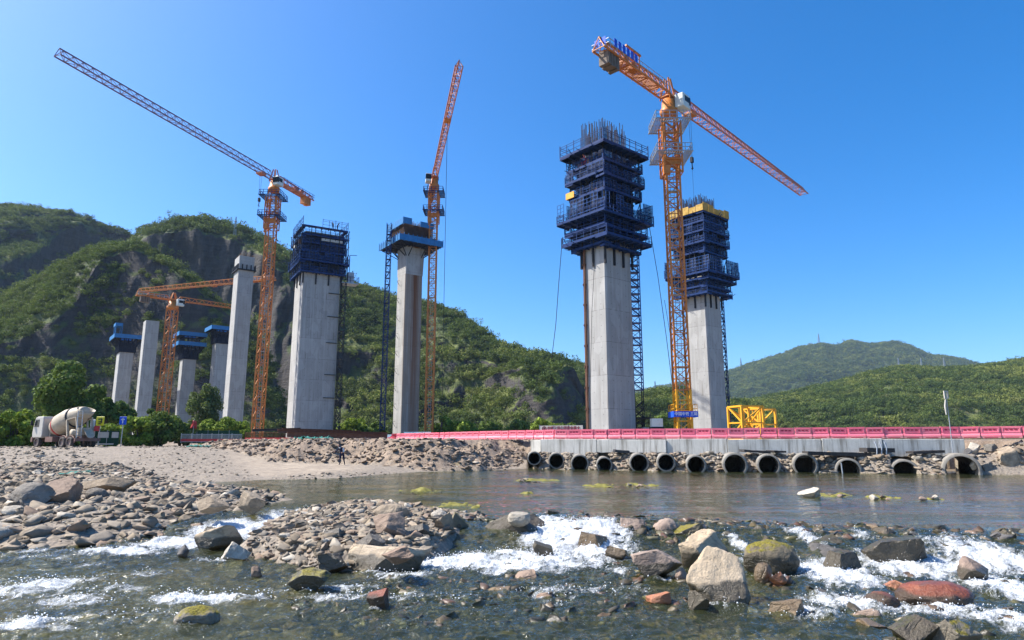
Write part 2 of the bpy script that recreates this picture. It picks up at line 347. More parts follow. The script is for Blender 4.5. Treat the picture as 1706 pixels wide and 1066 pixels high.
def polar(a0, a1, na, rs):
    a = np.radians(np.linspace(a0, a1, na)); A, Rr = np.meshgrid(a, rs); return (np.sin(A) * Rr).ravel(), (np.cos(A) * Rr).ravel()
rs = np.concatenate([np.geomspace(4.5, 80, 560), np.geomspace(81, 900, 90)])
X, Y = polar(-58, 58, 760, rs); Z, rd, bk, wet = ground_h(X, Y)
me = np_mesh('ground', np.stack([X, Y, Z], 1), grid_faces(len(rs), 760), smooth=True, attrs={'road': rd, 'bank': bk, 'wet': wet})
def m_ground():
    t = NT('river gravel and dirt'); p = t.geo('Position')
    big = t.noise(p, .25, 5, .6); mid = t.noise(p, 1.7, 5, .65); fine = t.noise(p, 14, 5, .7)
    vd = t.vor(p, 7.0); vc = t.vor(p, 7.0, 'Color'); vc2 = t.n('SeparateColor'); t.set(vc2.inputs[0], vc)
    g = t.ramp(vc2.outputs[0], [(0, (.14, .115, .085)), (.35, (.25, .20, .145)), (.7, (.32, .265, .195)), (1, (.18, .155, .125))])
    g = t.mix(t.ss(mid, .35, .7, 0, .6), g, (.30, .25, .20)); g = t.mix(t.ss(vd, .25, .6, 0, .4), g, (.13, .11, .09))
    r = t.mix(t.ss(big, .35, .65), (.37, .30, .22), (.28, .225, .165)); r = t.mix(t.ss(mid, .42, .66, 0, .8), r, (.19, .15, .11)); trk = t.noise(t.scl(p, (1.1, .12, 1)), 1.0, 4, .6, .8); r = t.mix(t.ss(trk, .5, .66, 0, .5), r, (.23, .19, .15)); r = t.mix(t.ss(fine, .5, .8, 0, .3), r, (.25, .215, .175))
    b = t.mix(t.ss(big, .3, .7), (.30, .22, .15), (.19, .14, .10)); b = t.mix(t.ss(mid, .42, .72, 0, .8), b, (.10, .078, .06)); b = t.mix(t.ss(vd, .1, .5, .35, 0), b, (.40, .35, .29))
    dry = t.ss(t.noise(p, .55, 4, .7), .55, .72, 0, .5); b = t.mix(dry, b, (.20, .165, .075))
    c = t.mix(t.attr('bank'), g, b); c = t.mix(t.attr('road'), c, r)
    bedn = t.noise(p, .5, 4, .6)
    bed = t.ramp(bedn, [(.3, (.085, .085, .04)), (.45, (.15, .125, .065)), (.55, (.23, .15, .085)), (.7, (.12, .115, .05))])
    bed = t.mix(t.ss(vd, .2, .65, 0, .55), bed, (.05, .045, .03)); bed = t.mix(t.math('MULTIPLY', vc2.outputs[1], .45), bed, (.22, .17, .12))
    c = t.mix(t.attr('wet'), c, bed)
    h = t.math('ADD', t.math('MULTIPLY', t.math('SUBTRACT', .6, vd), .8), t.math('ADD', t.math('MULTIPLY', fine, .4), mid))
    return t.fin(c, t.ss(t.attr('wet'), 0, 1, .92, .6), t.bump(h, .7, .07))
M['ground'] = m_ground(); me.materials.append(M['ground'])
tag(link(bpy.data.objects.new('ground', me)), kind='structure')
b = MB(); b.add([(-9000, -4000, -3), (9000, -4000, -3), (9000, 14000, -3), (-9000, 14000, -3)], [(0, 1, 2, 3)])
def m_valley():
    t = NT('valley floor'); p = t.geo('Position'); n = t.noise(p, .02, 5, .6)
    return t.fin(t.mix(n, (.05, .07, .025), (.13, .11, .07)), .95)
M['valley'] = m_valley(); tag(b.build('terrain', M['valley']), kind='structure')
# ---- water
FOAM = [(930, 893, 85, 22, 1.0), (1000, 884, 60, 16, .95), (900, 920, 110, 18, .95), (985, 905, 70, 20, .95), (830, 930, 70, 13, .85), (760, 948, 80, 12, .7), (1045, 905, 35, 16, .7), (680, 965, 80, 9, .6), (570, 985, 90, 9, .55), (470, 990, 80, 9, .5),
        (900, 945, 90, 10, .6), (1030, 935, 40, 10, .7), (1196, 1012, 55, 6, .7), (1100, 968, 40, 5, .65), (1294, 964, 40, 6, .75), (990, 922, 28, 5, .95), (640, 958, 60, 5, .7), (512, 990, 35, 5, .6), (627, 1018, 22, 4, .65), (1580, 1018, 75, 6, .95), (1478, 1017, 35, 5, .85), (366, 937, 30, 4, .6), (340, 920, 30, 4, .55), (115, 906, 30, 4, .55), (60, 904, 35, 4, .55), (316, 1046, 40, 5, .55), (855, 910, 55, 5, .95), (1413, 958, 35, 6, .95), (1508, 948, 55, 6, .95), (1640, 976, 30, 5, .85), (1320, 1030, 30, 5, .65),
        (790, 920, 60, 16, 1.0), (735, 942, 70, 12, .95), (670, 962, 70, 9, .8), (860, 945, 120, 14, .9), (960, 945, 80, 10, .8), (1345, 905, 25, 18, .8), (1330, 950, 50, 25, .9), (1390, 960, 90, 26, .95), (1480, 928, 70, 16, .8), (1500, 955, 90, 18, .9), (1640, 925, 90, 26, .9), (1600, 955, 100, 20, .85), (1680, 985, 70, 30, 1.0), (1430, 1010, 120, 22, .85), (1340, 1025, 80, 18, .7), (1560, 1025, 120, 14, .8), (1690, 1040, 70, 30, .9), (1228, 905, 14, 16, .8), (1250, 945, 14, 22, .7), (1440, 905, 30, 8, .7),
        (1280, 900, 30, 10, .4), (470, 856, 40, 10, 1.0), (430, 866, 55, 10, 1.1), (385, 880, 65, 10, 1.1), (310, 895, 90, 8, 1.0), (200, 906, 90, 6, .85), (70, 914, 90, 5, .5), (50, 985, 90, 24, .75), (130, 1005, 90, 20, .62), (230, 960, 80, 10, .5), (200, 985, 60, 8, .6), (300, 1003, 50, 11, .95), (110, 972, 70, 10, .7), (30, 1048, 90, 15, .85), (380, 1002, 90, 10, .7), (100, 1040, 30, 14, .6), (150, 945, 120, 12, .42), (250, 1030, 160, 20, .46), (560, 1000, 90, 10, .55), (700, 1000, 200, 25, .5), (950, 990, 180, 20, .58), (1060, 985, 60, 12, .55), (930, 1010, 60, 8, .55), (650, 1045, 250, 20, .36), (1100, 1040, 200, 20, .3), (1290, 985, 60, 14, .4)]
rw = np.geomspace(7.2, 64, 640); X, Y = polar(-47, 47, 1000, rw)
S = lip_s(X, Y); Wl = wlevel(X, Y); F = np.zeros(X.shape)
FOAM = [(a, b_ + (6 if b_ < 890 and a > 850 else 0), c, d_, e_ * (1.2 if a < 620 else 1.03)) for a, b_, c, d_, e_ in FOAM]
for (px, py, rx, ry, st) in FOAM:
    zz = 0.0 if py < 872 else (-.45 if py > 935 else -.22)
    c = PZ(px, py, zz); rxw = rx * c.y / FPX; ryw = abs(PZ(px, py - ry, zz).y - PZ(px, py + ry, zz).y) / 2
    q = ((X - c.x) / rxw) ** 2 + ((Y - c.y) / ryw) ** 2; F = np.maximum(F, st * np.exp(-.5 * q * 1.6))
calm = sstep(.0, 1.5, S)
rip = .010 * fbm(xy(X, Y, 1.0) * (1.2, 3.0, 1), 3)
chop = .045 * fbm(xy(X, Y, 2.0) * (1.5, 2.4, 1), 5, .6) + .026 * ridged(xy(X, Y, 5.0, 3.2), 3)
turb = (.085 * fbm(xy(X, Y, 8.0, 2.3), 5, .6) + .05 * ridged(xy(X, Y, 4.0, 4.5), 4)) * np.clip(F, 0, 1)
casc = sstep(.4, -.6, S) * sstep(-4.2, -2.0, S)
Z = Wl + rip * calm + (chop + .035 * casc * ridged(xy(X, Y, 6.0, 1.7), 4)) * (1 - calm) + turb + .05 * F * (1 - calm)
me = np_mesh('water', np.stack([X, Y, Z], 1), grid_faces(len(rw), 1000), smooth=True, attrs={'foam': F, 'calm': calm})
def m_water():
    t = NT('river water'); p = t.geo('Position'); calm = t.attr('calm'); f = t.attr('foam')
    lane = t.ss(t.noise(t.scl(p, (.09, .55, 1)), 1.0, 4, .6, .5), .4, .62, .25, 1.9); wv = t.math('MULTIPLY', t.noise(t.scl(p, (2.0, 5.5, 2)), 1.0, 4, .55), lane); wf = t.noise(p, 9, 4, .6); wh = t.noise(p, 26, 3, .6)
    hh = t.math('ADD', t.math('MULTIPLY', wv, t.ss(calm, 0, 1, .55, .42)), t.math('ADD', t.math('MULTIPLY', wf, t.ss(calm, 0, 1, .5, .07)), t.math('MULTIPLY', wh, t.ss(calm, 0, 1, .16, .004))))
    nrm = t.bump(hh, 1.0, .075)
    tr = t.n('BsdfTransparent'); tint = t.mix(calm, (.82, .84, .60), (.76, .80, .64)); t.set(tr.inputs[0], tint)
    gl = t.n('BsdfGlossy'); t.set(gl.inputs['Roughness'], t.ss(calm, 0, 1, .11, .035)); t.set(gl.inputs['Normal'], nrm); t.set(gl.inputs['Color'], (1, 1, 1))
    fr = t.n('Fresnel'); fr.inputs[0].default_value = 1.33; t.set(fr.inputs[1], nrm)
    deep = t.n('BsdfDiffuse'); t.set(deep.inputs[0], (.058, .070, .030)); body = t.n('MixShader'); t.set(body.inputs[0], t.ss(calm, 0, 1, .32, .34)); t.set(body.inputs[1], tr.outputs[0]); t.set(body.inputs[2], deep.outputs[0])
    w = t.n('MixShader'); t.set(w.inputs[0], t.math('MULTIPLY', fr.outputs[0], .86, clamp=True)); t.set(w.inputs[1], body.outputs[0]); t.set(w.inputs[2], gl.outputs[0])
    dv = t.noise(p, 1.4, 3, .5, col=True); pp = t.n('VectorMath', operation='MULTIPLY_ADD'); t.set(pp.inputs[0], dv); pp.inputs[1].default_value = (.5, .5, .5); t.set(pp.inputs[2], p)
    vr = t.n('VectorRotate', rotation_type='Z_AXIS'); t.set(vr.inputs['Vector'], pp.outputs[0]); vr.inputs['Angle'].default_value = .62; fl = t.scl(vr.outputs[0], (1.9, .62, 1)); n1 = t.noise(fl, 2.4, 6, .66, .35); n2 = t.noise(t.scl(vr.outputs[0], (1.5, .75, 1)), 9, 5, .7, .2); n3 = t.noise(p, 38, 3, .6)
    nn = t.math('ADD', t.math('MULTIPLY', n1, .55), t.math('ADD', t.math('MULTIPLY', n2, .33), t.math('MULTIPLY', n3, .12)))
    fm = t.ss(t.math('ADD', t.math('MULTIPLY', f, .56), t.math('MULTIPLY', nn, 1.15)), .86, 1.11)
    glint = t.math('MULTIPLY', t.ss(n3, .62, .72), t.math('MULTIPLY', t.ss(n1, .44, .60), t.math('SUBTRACT', 1, calm))); fm = t.math('MAXIMUM', fm, t.math('MULTIPLY', glint, .8))  # white sparkle specks painted in with the foam to stand for sun glitter
    fd = t.n('BsdfDiffuse'); t.set(fd.inputs[0], t.mix(n2, (.60, .64, .66), (.86, .87, .88))); t.set(fd.inputs['Normal'], t.bump(t.math('ADD', n2, n3), .9, .06))
    o = t.n('MixShader'); t.set(o.inputs[0], t.math('MULTIPLY', fm, .95)); t.set(o.inputs[1], w.outputs[0]); t.set(o.inputs[2], fd.outputs[0]); t.set(t.out.inputs[0], o.outputs[0]); return t.m
M['water'] = m_water(); me.materials.append(M['water'])
tag(link(bpy.data.objects.new('water', me)), kind='structure')
# spray: flecks thrown up over the white water
g = np.random.default_rng(3); k = g.choice(len(X), 7000, p=np.where(F > .45, F ** 3, 0) / np.where(F > .45, F ** 3, 0).sum())
c = np.stack([X[k], Y[k], Z[k]], 1) + g.normal(size=(7000, 3)) * (.06, .06, .0); c[:, 2] += np.abs(g.normal(size=7000)) * .045
TET = np.array([(1, 1, 1), (1, -1, -1), (-1, 1, -1), (-1, -1, 1)]) * .6; sc = g.uniform(.004, .017, 7000)
V = (c[:, None, :] + TET[None] * sc[:, None, None] * g.uniform(.6, 1.6, (7000, 1, 3))).reshape(-1, 3)
Fq = (np.arange(7000)[:, None, None] * 4 + np.array([(0, 1, 2), (0, 3, 1), (0, 2, 3), (1, 3, 2)])[None]).reshape(-1, 3)
M['foam'] = paint('white water drops', (.9, .92, .93), .4, .05, dirtamt=0.0)
o = link(bpy.data.objects.new('spray', np_mesh('spray', V, Fq, M['foam']))); tag(o, 'white spray flecks above the rapids', 'spray', kind='stuff')
# ---- hills
def m_hill(name, rockc, vegc, far=False):
    t = NT(name); p = t.geo('Position'); nz = t.sepxyz(t.geo('Normal'))[2]
    k = .25 if far else 1.0
    n1 = t.noise(p, .035 * k, 5, .6); n2 = t.noise(p, .22 * k, 6, .7); st = t.noise(t.scl(p, (.05, .05, .5)), 1.0, 5, .65, 1.0); vt = t.noise(t.scl(p, (.35, .35, .05)), 1.0, 5, .7)
    rock = t.mix(t.ss(st, .35, .65), rockc, tuple(v * .55 for v in rockc)); rock = t.mix(t.ss(vt, .45, .7, 0, .6), rock, tuple(v * 1.5 for v in rockc)); rock = t.mix(t.ss(n2, .55, .75, 0, .6), rock, (.055, .05, .042))
    veg = t.mix(t.ss(n1, .35, .65), vegc, tuple(v * m for v, m in zip(vegc, (1.7, 1.45, 1.3)))); veg = t.mix(t.ss(n2, .4, .7, 0, .8), veg, (.018, .035, .012)); veg = t.mix(t.ss(n1, .6, .72, 0, .6), veg, (.14, .12, .075))
    v = t.ss(t.math('ADD', nz, t.math('MULTIPLY', t.math('SUBTRACT', n2, .5), .7)), .34 if not far else .2, .58 if not far else .4)
    return t.fin(t.mix(v, rock, veg), .95, t.bump(t.math('ADD', n2, t.math('ADD', st, vt)), .8, 1.2 if not far else 6))
M['hill'] = m_hill('hill rock and scrub', (.047, .041, .038), (.075, .10, .025)); M['hillfar'] = m_hill('far hill scrub', (.10, .085, .06), (.05, .078, .028), True)
SCRUB = []
def hill(name, xs, ys, yc, Rs, Rc, Rf, nx, mat, amp=1.0, zf=2.0, seed=0, back=.7, scrub=1.0, bsize=(1.6, 4.2), cut=.42, nfreq=1.0, slope_amp=1.0, kn=9):
    x = np.linspace(xs[0], xs[-1], nx); ip = lambda a: np.interp(x, xs, a) if isinstance(a, (list, tuple)) else np.full(nx, float(a))
    ker = np.hanning(kn); ker /= ker.sum()
    sm = lambda a: np.convolve(np.pad(a, kn // 2, mode='edge'), ker, 'valid')
    ys_, yc_, Rs_, Rc_, Rf_ = sm(ip(ys)), sm(ip(yc)), sm(ip(Rs)), sm(ip(Rc)), sm(ip(Rf))
    v = (533 - ys_) / FPX; yp = CT - v * ST; rat = (x - 853) / FPX / yp                 # plan direction of the column
    zs = CAMZ + (ST + v * CT) / yp * Rs_; vc = (533 - yc_) / FPX; zc = CAMZ + (ST + vc * CT) / (CT - vc * ST) * Rc_
    n1, n2, n3 = 44, 44, 10; rows = []
    for i in range(n1): q = i / n1; rows.append((Rf_ + (Rc_ - Rf_) * q ** .9, zf + (zc - zf) * q, q * .8 + .2, 0 * q))
    for i in range(n2): q = i / n2; rows.append((Rc_ + (Rs_ - Rc_) * q, zc + (zs - zc) * (q * .55 + .45 * math.sin(q * math.pi / 2)), 1 - .8 * q, q))
    for i in range(n3 + 1): q = i / n3; rows.append((Rs_ + (zs - zf + 20) * back * 1.6 * q, zs - (zs - zf + 3) * (q ** 1.6), .2, 1))
    Yg = np.array([r[0] for r in rows]); Zg = np.array([r[1] for r in rows]); Aw = np.array([np.full(nx, r[2]) for r in rows]); Q = np.array([np.full(nx, r[3]) for r in rows])
    Xg = rat[None] * Yg; P = np.stack([Xg.ravel(), Yg.ravel(), Zg.ravel()], 1); fr = nfreq / 60.0; H = (zs - zf).mean()
    a = amp * H * .16; d1 = fbm(P * fr * (1, 1, .45) + seed, 5, .55).reshape(Yg.shape); d2 = ridged(P * fr * (2.1, 2.1, 1.0) + 3 * seed + 5, 4).reshape(Yg.shape)
    Yn = Yg + (a * 1.1 * d1 - a * .55 * d2) * Aw; Zn = Zg + slope_amp * (a * .35 * d1 + a * .25 * d2) * Aw * (Q > 0) + .015 * H * fbm(P * fr * 6 + seed, 3).reshape(Yg.shape) * (Aw > .25)
    Xn = rat[None] * Yn; V = np.stack([Xn.ravel(), Yn.ravel(), Zn.ravel()], 1)
    me = np_mesh(name, V, grid_faces(len(rows), nx), mat, smooth=True)
    o = link(bpy.data.objects.new(name, me)); tag(o, kind='structure')
    if scrub > 0:
        g = np.random.default_rng(seed + 50); Fc = grid_faces(len(rows) - n3 + 2, nx); A, B, C, D = V[Fc[:, 0]], V[Fc[:, 1]], V[Fc[:, 2]], V[Fc[:, 3]]
        nn = np.cross(B - A, D - A); area = np.linalg.norm(nn, axis=1); nz = np.abs(nn[:, 2]) / (area + 1e-9); cen = (A + C) / 2
        pat = fbm(cen * .02 + seed, 4); wgt = area * sstep(cut - .15, cut + .15, nz + .28 * pat) * sstep(-.75, .05, pat + .3)
        cnt = int(min(26000, wgt.sum() / (bsize[0] * bsize[1] * 1.15) * scrub)); k = g.choice(len(Fc), cnt, p=wgt / wgt.sum()); s, q = g.random((2, cnt, 1))
        pts = A[k] * (1 - s) * (1 - q) + B[k] * s * (1 - q) + C[k] * s * q + D[k] * (1 - s) * q
        sc = bsize[0] + (bsize[1] - bsize[0]) * g.random(cnt) ** 2.2; SCRUB.append((pts, sc))
    return o
hill('mountain', [1060, 1213, 1260, 1310, 1330, 1370, 1395, 1415, 1450, 1490, 1520, 1545, 1590, 1630, 1700, 1800], [655, 622, 606, 591, 582, 576, 579, 569, 575, 571, 580, 593, 598, 609, 628, 650],
     [700, 668, 650, 640, 630, 628, 640, 640, 640, 640, 640, 650, 655, 660, 668, 680], 2700, 2100, 1700, 240, M['hillfar'], .8, seed=3, scrub=1.0, bsize=(5, 12), cut=.1, nfreq=.13, slope_amp=1.3, kn=5)
hill('hill', [1040, 1060, 1090, 1130, 1160, 1215, 1260, 1300], [672, 667, 655, 650, 659, 668, 680, 700], [690, 690, 680, 690, 700, 700, 705, 710], 420, 360, 335, 60, M['hill'], .5, seed=9, bsize=(2, 4.5))
hill('hill', [1180, 1240, 1300, 1400, 1450, 1505, 1560, 1620, 1680, 1706, 1800, 2000], [690, 674, 662, 640, 624, 613, 617, 615, 606, 602, 592, 580],
     [712, 706, 700, 694, 690, 688, 690, 690, 690, 690, 690, 690], 760, 480, 430, 260, M['hill'], .85, seed=12, scrub=.85, bsize=(1.8, 4.8), cut=.35, nfreq=.5)
hill('hill', [-250, -150, 0, 60, 110, 160, 200, 235, 330], [340, 340, 345, 349, 357, 370, 383, 400, 440], [480, 480, 455, 440, 395, 382, 398, 412, 450], 600, [470, 470, 480, 500, 560, 588, 590, 590, 590], [440, 440, 450, 470, 530, 560, 562, 562, 562], 160, M['hill'], .6, seed=21, bsize=(1.6, 4.2), cut=.5)
hill('hill', [170, 225, 260, 300, 345, 390, 440, 490, 560, 600, 640, 700, 740, 770, 800, 830, 870, 920, 950, 966, 985], [430, 396, 377, 368, 367, 380, 400, 430, 467, 480, 493, 507, 518, 532, 554, 579, 592, 603, 612, 640, 700],
     [470, 420, 402, 392, 396, 412, 440, 490, 600, 640, 650, 660, 655, 650, 648, 645, 640, 632, 618, 648, 705], [440, 440, 440, 440, 440, 440, 440, 440, 440, 440, 440, 430, 420, 410, 400, 385, 365, 345, 335, 330, 330],
     [420, 425, 425, 425, 425, 422, 410, 395, 370, 362, 355, 350, 345, 340, 335, 328, 318, 312, 325, 326, 326], [395, 395, 395, 395, 395, 395, 380, 365, 335, 325, 318, 315, 312, 308, 305, 300, 294, 288, 300, 302, 302], 330, M['hill'], 1.0, seed=33, scrub=1.05, bsize=(1.3, 4.6), cut=.56)
hill('hill', [900, 930, 950, 1000, 1040], [620, 606, 605, 615, 650], [650, 640, 640, 650, 680], 560, 500, 470, 40, M['hill'], .4, seed=38, bsize=(2, 4.5))
hill('hill', [-250, -150, 0, 30, 60, 100, 135, 170, 220, 260, 300, 330, 360, 400, 430, 455, 478], [545, 525, 500, 484, 468, 443, 427, 414, 410, 422, 454, 480, 502, 532, 564, 612, 700],
     [610, 600, 578, 570, 562, 540, 512, 440, 424, 432, 462, 488, 509, 540, 572, 620, 703], [340, 340, 330, 325, 318, 310, 305, 298, 292, 290, 288, 286, 284, 282, 280, 278, 276],
     [262, 262, 262, 263, 264, 268, 274, 284, 286, 285, 283, 281, 279, 277, 275, 274, 273], [238, 238, 238, 239, 240, 243, 246, 252, 252, 252, 252, 252, 252, 252, 252, 252, 252], 240, M['hill'], .55, seed=44, scrub=1.6, bsize=(1.0, 2.8), cut=.47)
# scrub bushes: a leaf-clump bush instanced over the slopes (one mass of growth)
def leafcloud(n, size, blobs, g, squash=.9):
    """n leaf-clump quads in a set of blobs (centre, radius)"""
    w = np.array([r ** 2 for c, r in blobs]); bi = g.choice(len(blobs), n, p=w / w.sum()); C = np.array([c for c, r in blobs])[bi]; Rr = np.array([r for c, r in blobs])[bi]
    d = g.normal(size=(n, 3)); d /= np.linalg.norm(d, axis=1)[:, None]; rad = (.45 + .6 * g.random(n) ** .6)
    P = C + d * (Rr * rad)[:, None] * (1, 1, squash); nrm = d + g.normal(size=(n, 3)) * .55; nrm /= np.linalg.norm(nrm, axis=1)[:, None]
    a = np.cross(nrm, g.normal(size=(n, 3))); a /= np.linalg.norm(a, axis=1)[:, None]; b = np.cross(nrm, a); s = size * (.5 + g.random(n))[:, None]
    V = np.stack([P + a * s, P + b * s * .7, P - a * s * .9, P - b * s * .65], 1).reshape(-1, 3)
    return V, np.arange(n * 4).reshape(-1, 4), np.repeat(g.random(n), 4)
def m_leaf(name, a, b, objrand=True, trans=.25):
    t = NT(name); oi = t.n('ObjectInfo').outputs['Random']; lv = t.attr('leaf')
    f = t.math('ADD', t.math('MULTIPLY', oi, .65 if objrand else 0.0), t.math('MULTIPLY', lv, .35 if objrand else 1.0))
    c = t.ramp(f, [(0, a), (.5, tuple((x + y) / 2 for x, y in zip(a, b))), (1, b)]); t.fin(c, .75, spec=.2)
    tl = t.n('BsdfTranslucent'); t.set(tl.inputs[0], t.mix(.5, c, (.16, .22, .02))); mx = t.n('MixShader'); mx.inputs[0].default_value = trans
    t.set(mx.inputs[1], t.b.outputs[0]); t.set(mx.inputs[2], tl.outputs[0]); t.set(t.out.inputs[0], mx.outputs[0]); return t.m
M['scrub'] = m_leaf('hillside scrub leaves', (.036, .066, .018), (.14, .19, .042))
t = NT.__new__(NT); t.m = M['scrub']; t.t = t.m.node_tree; t.b = t.t.nodes['Principled BSDF']; col = t.b.inputs['Base Color'].links[0].from_socket; p = t.geo('Position')
r1 = t.noise(p, .018, 4, .6); r2 = t.noise(p, .07, 4, .6); c = t.mix(t.ss(r1, .46, .62, 0, .8), col, (.25, .27, .06)); c = t.mix(t.ss(r2, .46, .60, 0, .85), c, (.022, .042, .017)); c = t.mix(t.ss(r2, .42, .34, 0, .55), c, (.15, .14, .055)); t.set(t.b.inputs['Base Color'], c)
pc = bpy.data.collections.new('scrub_kinds'); g = np.random.default_rng(8)
for k in range(6):
    bl = [((g.normal() * .45, g.normal() * .45, .45 + g.random() * .35), .35 + .3 * g.random()) for _ in range(6)]
    V, Fq, lv = leafcloud(210, .105, bl, g); o = bpy.data.objects.new('scrub_bush', np_mesh('scrub_bush', V, Fq, M['scrub'], attrs={'leaf': lv})); pc.objects.link(o)
pts = np.concatenate([p for p, s in SCRUB]); sc = np.concatenate([s for p, s in SCRUB])
me = bpy.data.meshes.new('scrub'); me.vertices.add(len(pts)); me.vertices.foreach_set('co', pts.astype(np.float32).ravel())
at = me.attributes.new('bsize', 'FLOAT', 'POINT'); at.data.foreach_set('value', sc.astype(np.float32)); me.update()
scrub = link(bpy.data.objects.new('hillside_scrub', me)); tag(scrub, 'green scrub and low trees covering the hills', 'scrub', kind='stuff')
ng = bpy.data.node_groups.new('scatter', 'GeometryNodeTree'); ng.interface.new_socket('Geometry', in_out='INPUT', socket_type='NodeSocketGeometry'); ng.interface.new_socket('Geometry', in_out='OUTPUT', socket_type='NodeSocketGeometry')
gi = ng.nodes.new('NodeGroupInput'); go = ng.nodes.new('NodeGroupOutput'); ip = ng.nodes.new('GeometryNodeInstanceOnPoints'); ci = ng.nodes.new('GeometryNodeCollectionInfo')
ci.inputs[0].default_value = pc; ci.inputs['Separate Children'].default_value = True; ci.inputs['Reset Children'].default_value = True
rv = ng.nodes.new('FunctionNodeRandomValue'); rv.data_type = 'FLOAT_VECTOR'; rv.inputs[0].default_value = (-.2, -.2, 0); rv.inputs[1].default_value = (.2, .2, 6.28)
na = ng.nodes.new('GeometryNodeInputNamedAttribute'); na.data_type = 'FLOAT'; na.inputs[0].default_value = 'bsize'
L = ng.links.new; L(gi.outputs[0], ip.inputs['Points']); L(ci.outputs[0], ip.inputs['Instance']); ip.inputs['Pick Instance'].default_value = True
L(rv.outputs[0], ip.inputs['Rotation']); L(na.outputs[0], ip.inputs['Scale']); L(ip.outputs[0], go.inputs[0])
md = scrub.modifiers.new('scatter', 'NODES'); md.node_group = ng
# ------------------------------------------------------------------ causeway: wall, pipes, barriers
GZ = 2.5
def along(line):
    seg = [0.0]
    for a, b in zip(line, line[1:]): seg.append(seg[-1] + math.hypot(b[0] - a[0], b[1] - a[1]))
    L = np.array(seg); A = np.array(line)
    def at(s):
        x = float(np.interp(s, L, A[:, 0])); y = float(np.interp(s, L, A[:, 1])); s2 = min(s + .3, L[-1]); s1 = s2 - .6
        dx = np.interp(s2, L, A[:, 0]) - np.interp(s1, L, A[:, 0]); dy = np.interp(s2, L, A[:, 1]) - np.interp(s1, L, A[:, 1]); return x, y, math.atan2(dy, dx)
    return at, float(L[-1])
at, LW = along(WALLF)
root = empty('causeway_wall', (*WALLF[0], 1.2)); tag(root, 'pale stained concrete wall of the causeway above the culvert pipes', 'wall')
s = 0.0; k = 0
while s < LW - .5:
    ln = min((5.6, 4.3, 7.2, 5.0, 6.3)[k % 5], LW - s); x, y, a = at(s + ln / 2); b = MB()
    bot = -.05 + .18 * math.sin(k * 2.1); top = 1.30 + (.05 if k % 2 else 0); n = 14
    prof = [(-ln / 2 + .02, top), (ln / 2 - .02, top)] + [(ln / 2 - .02 - (ln - .04) * i / n, bot + .10 * random.random()) for i in range(n + 1)]
    b.prism(prof, (0, 0, 0), (1, 0, 0), (0, 0, 1), (0, -.55, 0))
    o = b.build('wall_panel', M['wall'], root); o.location = (x - WALLF[0][0], y - WALLF[0][1], 0); o.rotation_euler = (0, 0, a); s += ln; k += 1
    md = o.modifiers.new('bevel', 'BEVEL'); md.width = .03; md.segments = 2
ordn = ['first', 'second', 'third', 'fourth', 'fifth', 'sixth', 'seventh', 'eighth', 'ninth', 'tenth', 'eleventh', 'twelfth', 'thirteenth']
PIPEPOS = []
for i, (px, py, wpx, yb) in enumerate(PIPES):
    cx, Yp, cz, r = PIPEAX[i]; ln = 9.0; b = MB(); ax = Vector((.75 * cx / Yp, 1, 0))
    ri = r * .835; b.lathe([(0, ri), (0, r * .99), (.02, r), (ln, r), (ln, ri), (0, ri)], (0, 0, 0), ax, 40)
    o = b.build('culvert_pipe', M['pipe'], loc=(cx, Yp, cz)); PIPEPOS.append((cx, Yp, cz, r))
    extra = ['half buried in rubble', '', '', 'low and small', '', '', '', '', '', '', 'with a short stick before it', 'with a rock in its mouth', 'largest, daylight showing through'][i]
    tag(o, 'concrete culvert pipe, %s of thirteen from the left%s' % (ordn[i], (', ' + extra) if extra else ''), 'pipe', 'culvert pipes under the causeway')
at, LB = along(BARLINE[1:])
b = MB(); w, h = 1.26, .86
b.prism([(-.21, 0), (.21, 0), (.21, .22), (.12, .40), (.10, h), (-.10, h), (-.12, .40), (-.21, .22)], (-w / 2, 0, 0), (0, 1, 0), (0, 0, 1), (w, 0, 0))
b.cur = 1
for q in (-.28, 0, .28): b.bx(q - .085, q + .085, -.135, -.09, .60, .69)
b.bx(-.42, .42, -.215, -.20, .05, .10)
root = b.build('plastic_barrier', [M['pink'], M['pinkdark']])
b = MB(); b.bx(-.55, .55, -.16, -.10, .42, .47); b.bx(-.55, .55, -.145, -.10, .74, .79); b.bx(-.55, -.49, -.15, -.10, .47, .74); b.bx(.49, .55, -.15, -.10, .47, .74); b.bx(-w / 2, w / 2, -.115, .115, h - .03, h + .02)
ribs = b.build('rim', M['pink'], root)
nb = int(LB / 1.30); BAR = []
for k in range(nb):
    x, y, a = at((k + .5) * 1.30); o = root if k == 0 else copy_tree(root)
    o.location = (x, y, GZ + .05 + (.02 * random.random())); o.rotation_euler = (random.uniform(-.03, .03), random.uniform(-.02, .02), a + math.pi + random.uniform(-.085, .085)); BAR.append(o)
    tag(o, 'pink plastic traffic barrier in the long row along the causeway edge', 'barrier', 'pink barriers along the causeway')
BAR[2]['label'] = 'pink plastic barrier at right with a black sheet added for the shadow there'
BAR[0]['label'] = 'pink plastic barrier at the far right end of the row'
for k in (nb - 1, nb - 2):
    BAR[k]['label'] = 'deep red plastic barrier tipped over beside the rusty beams' if k == nb - 1 else 'deep red plastic barrier next to the tipped one by the pale hoarding'
    for ch in [BAR[k], *BAR[k].children]: ch.data = ch.data.copy(); ch.data.materials[0] = M['pinkred']
BAR[nb - 1].rotation_euler[0] += -1.0; BAR[nb - 1].location.z += .12
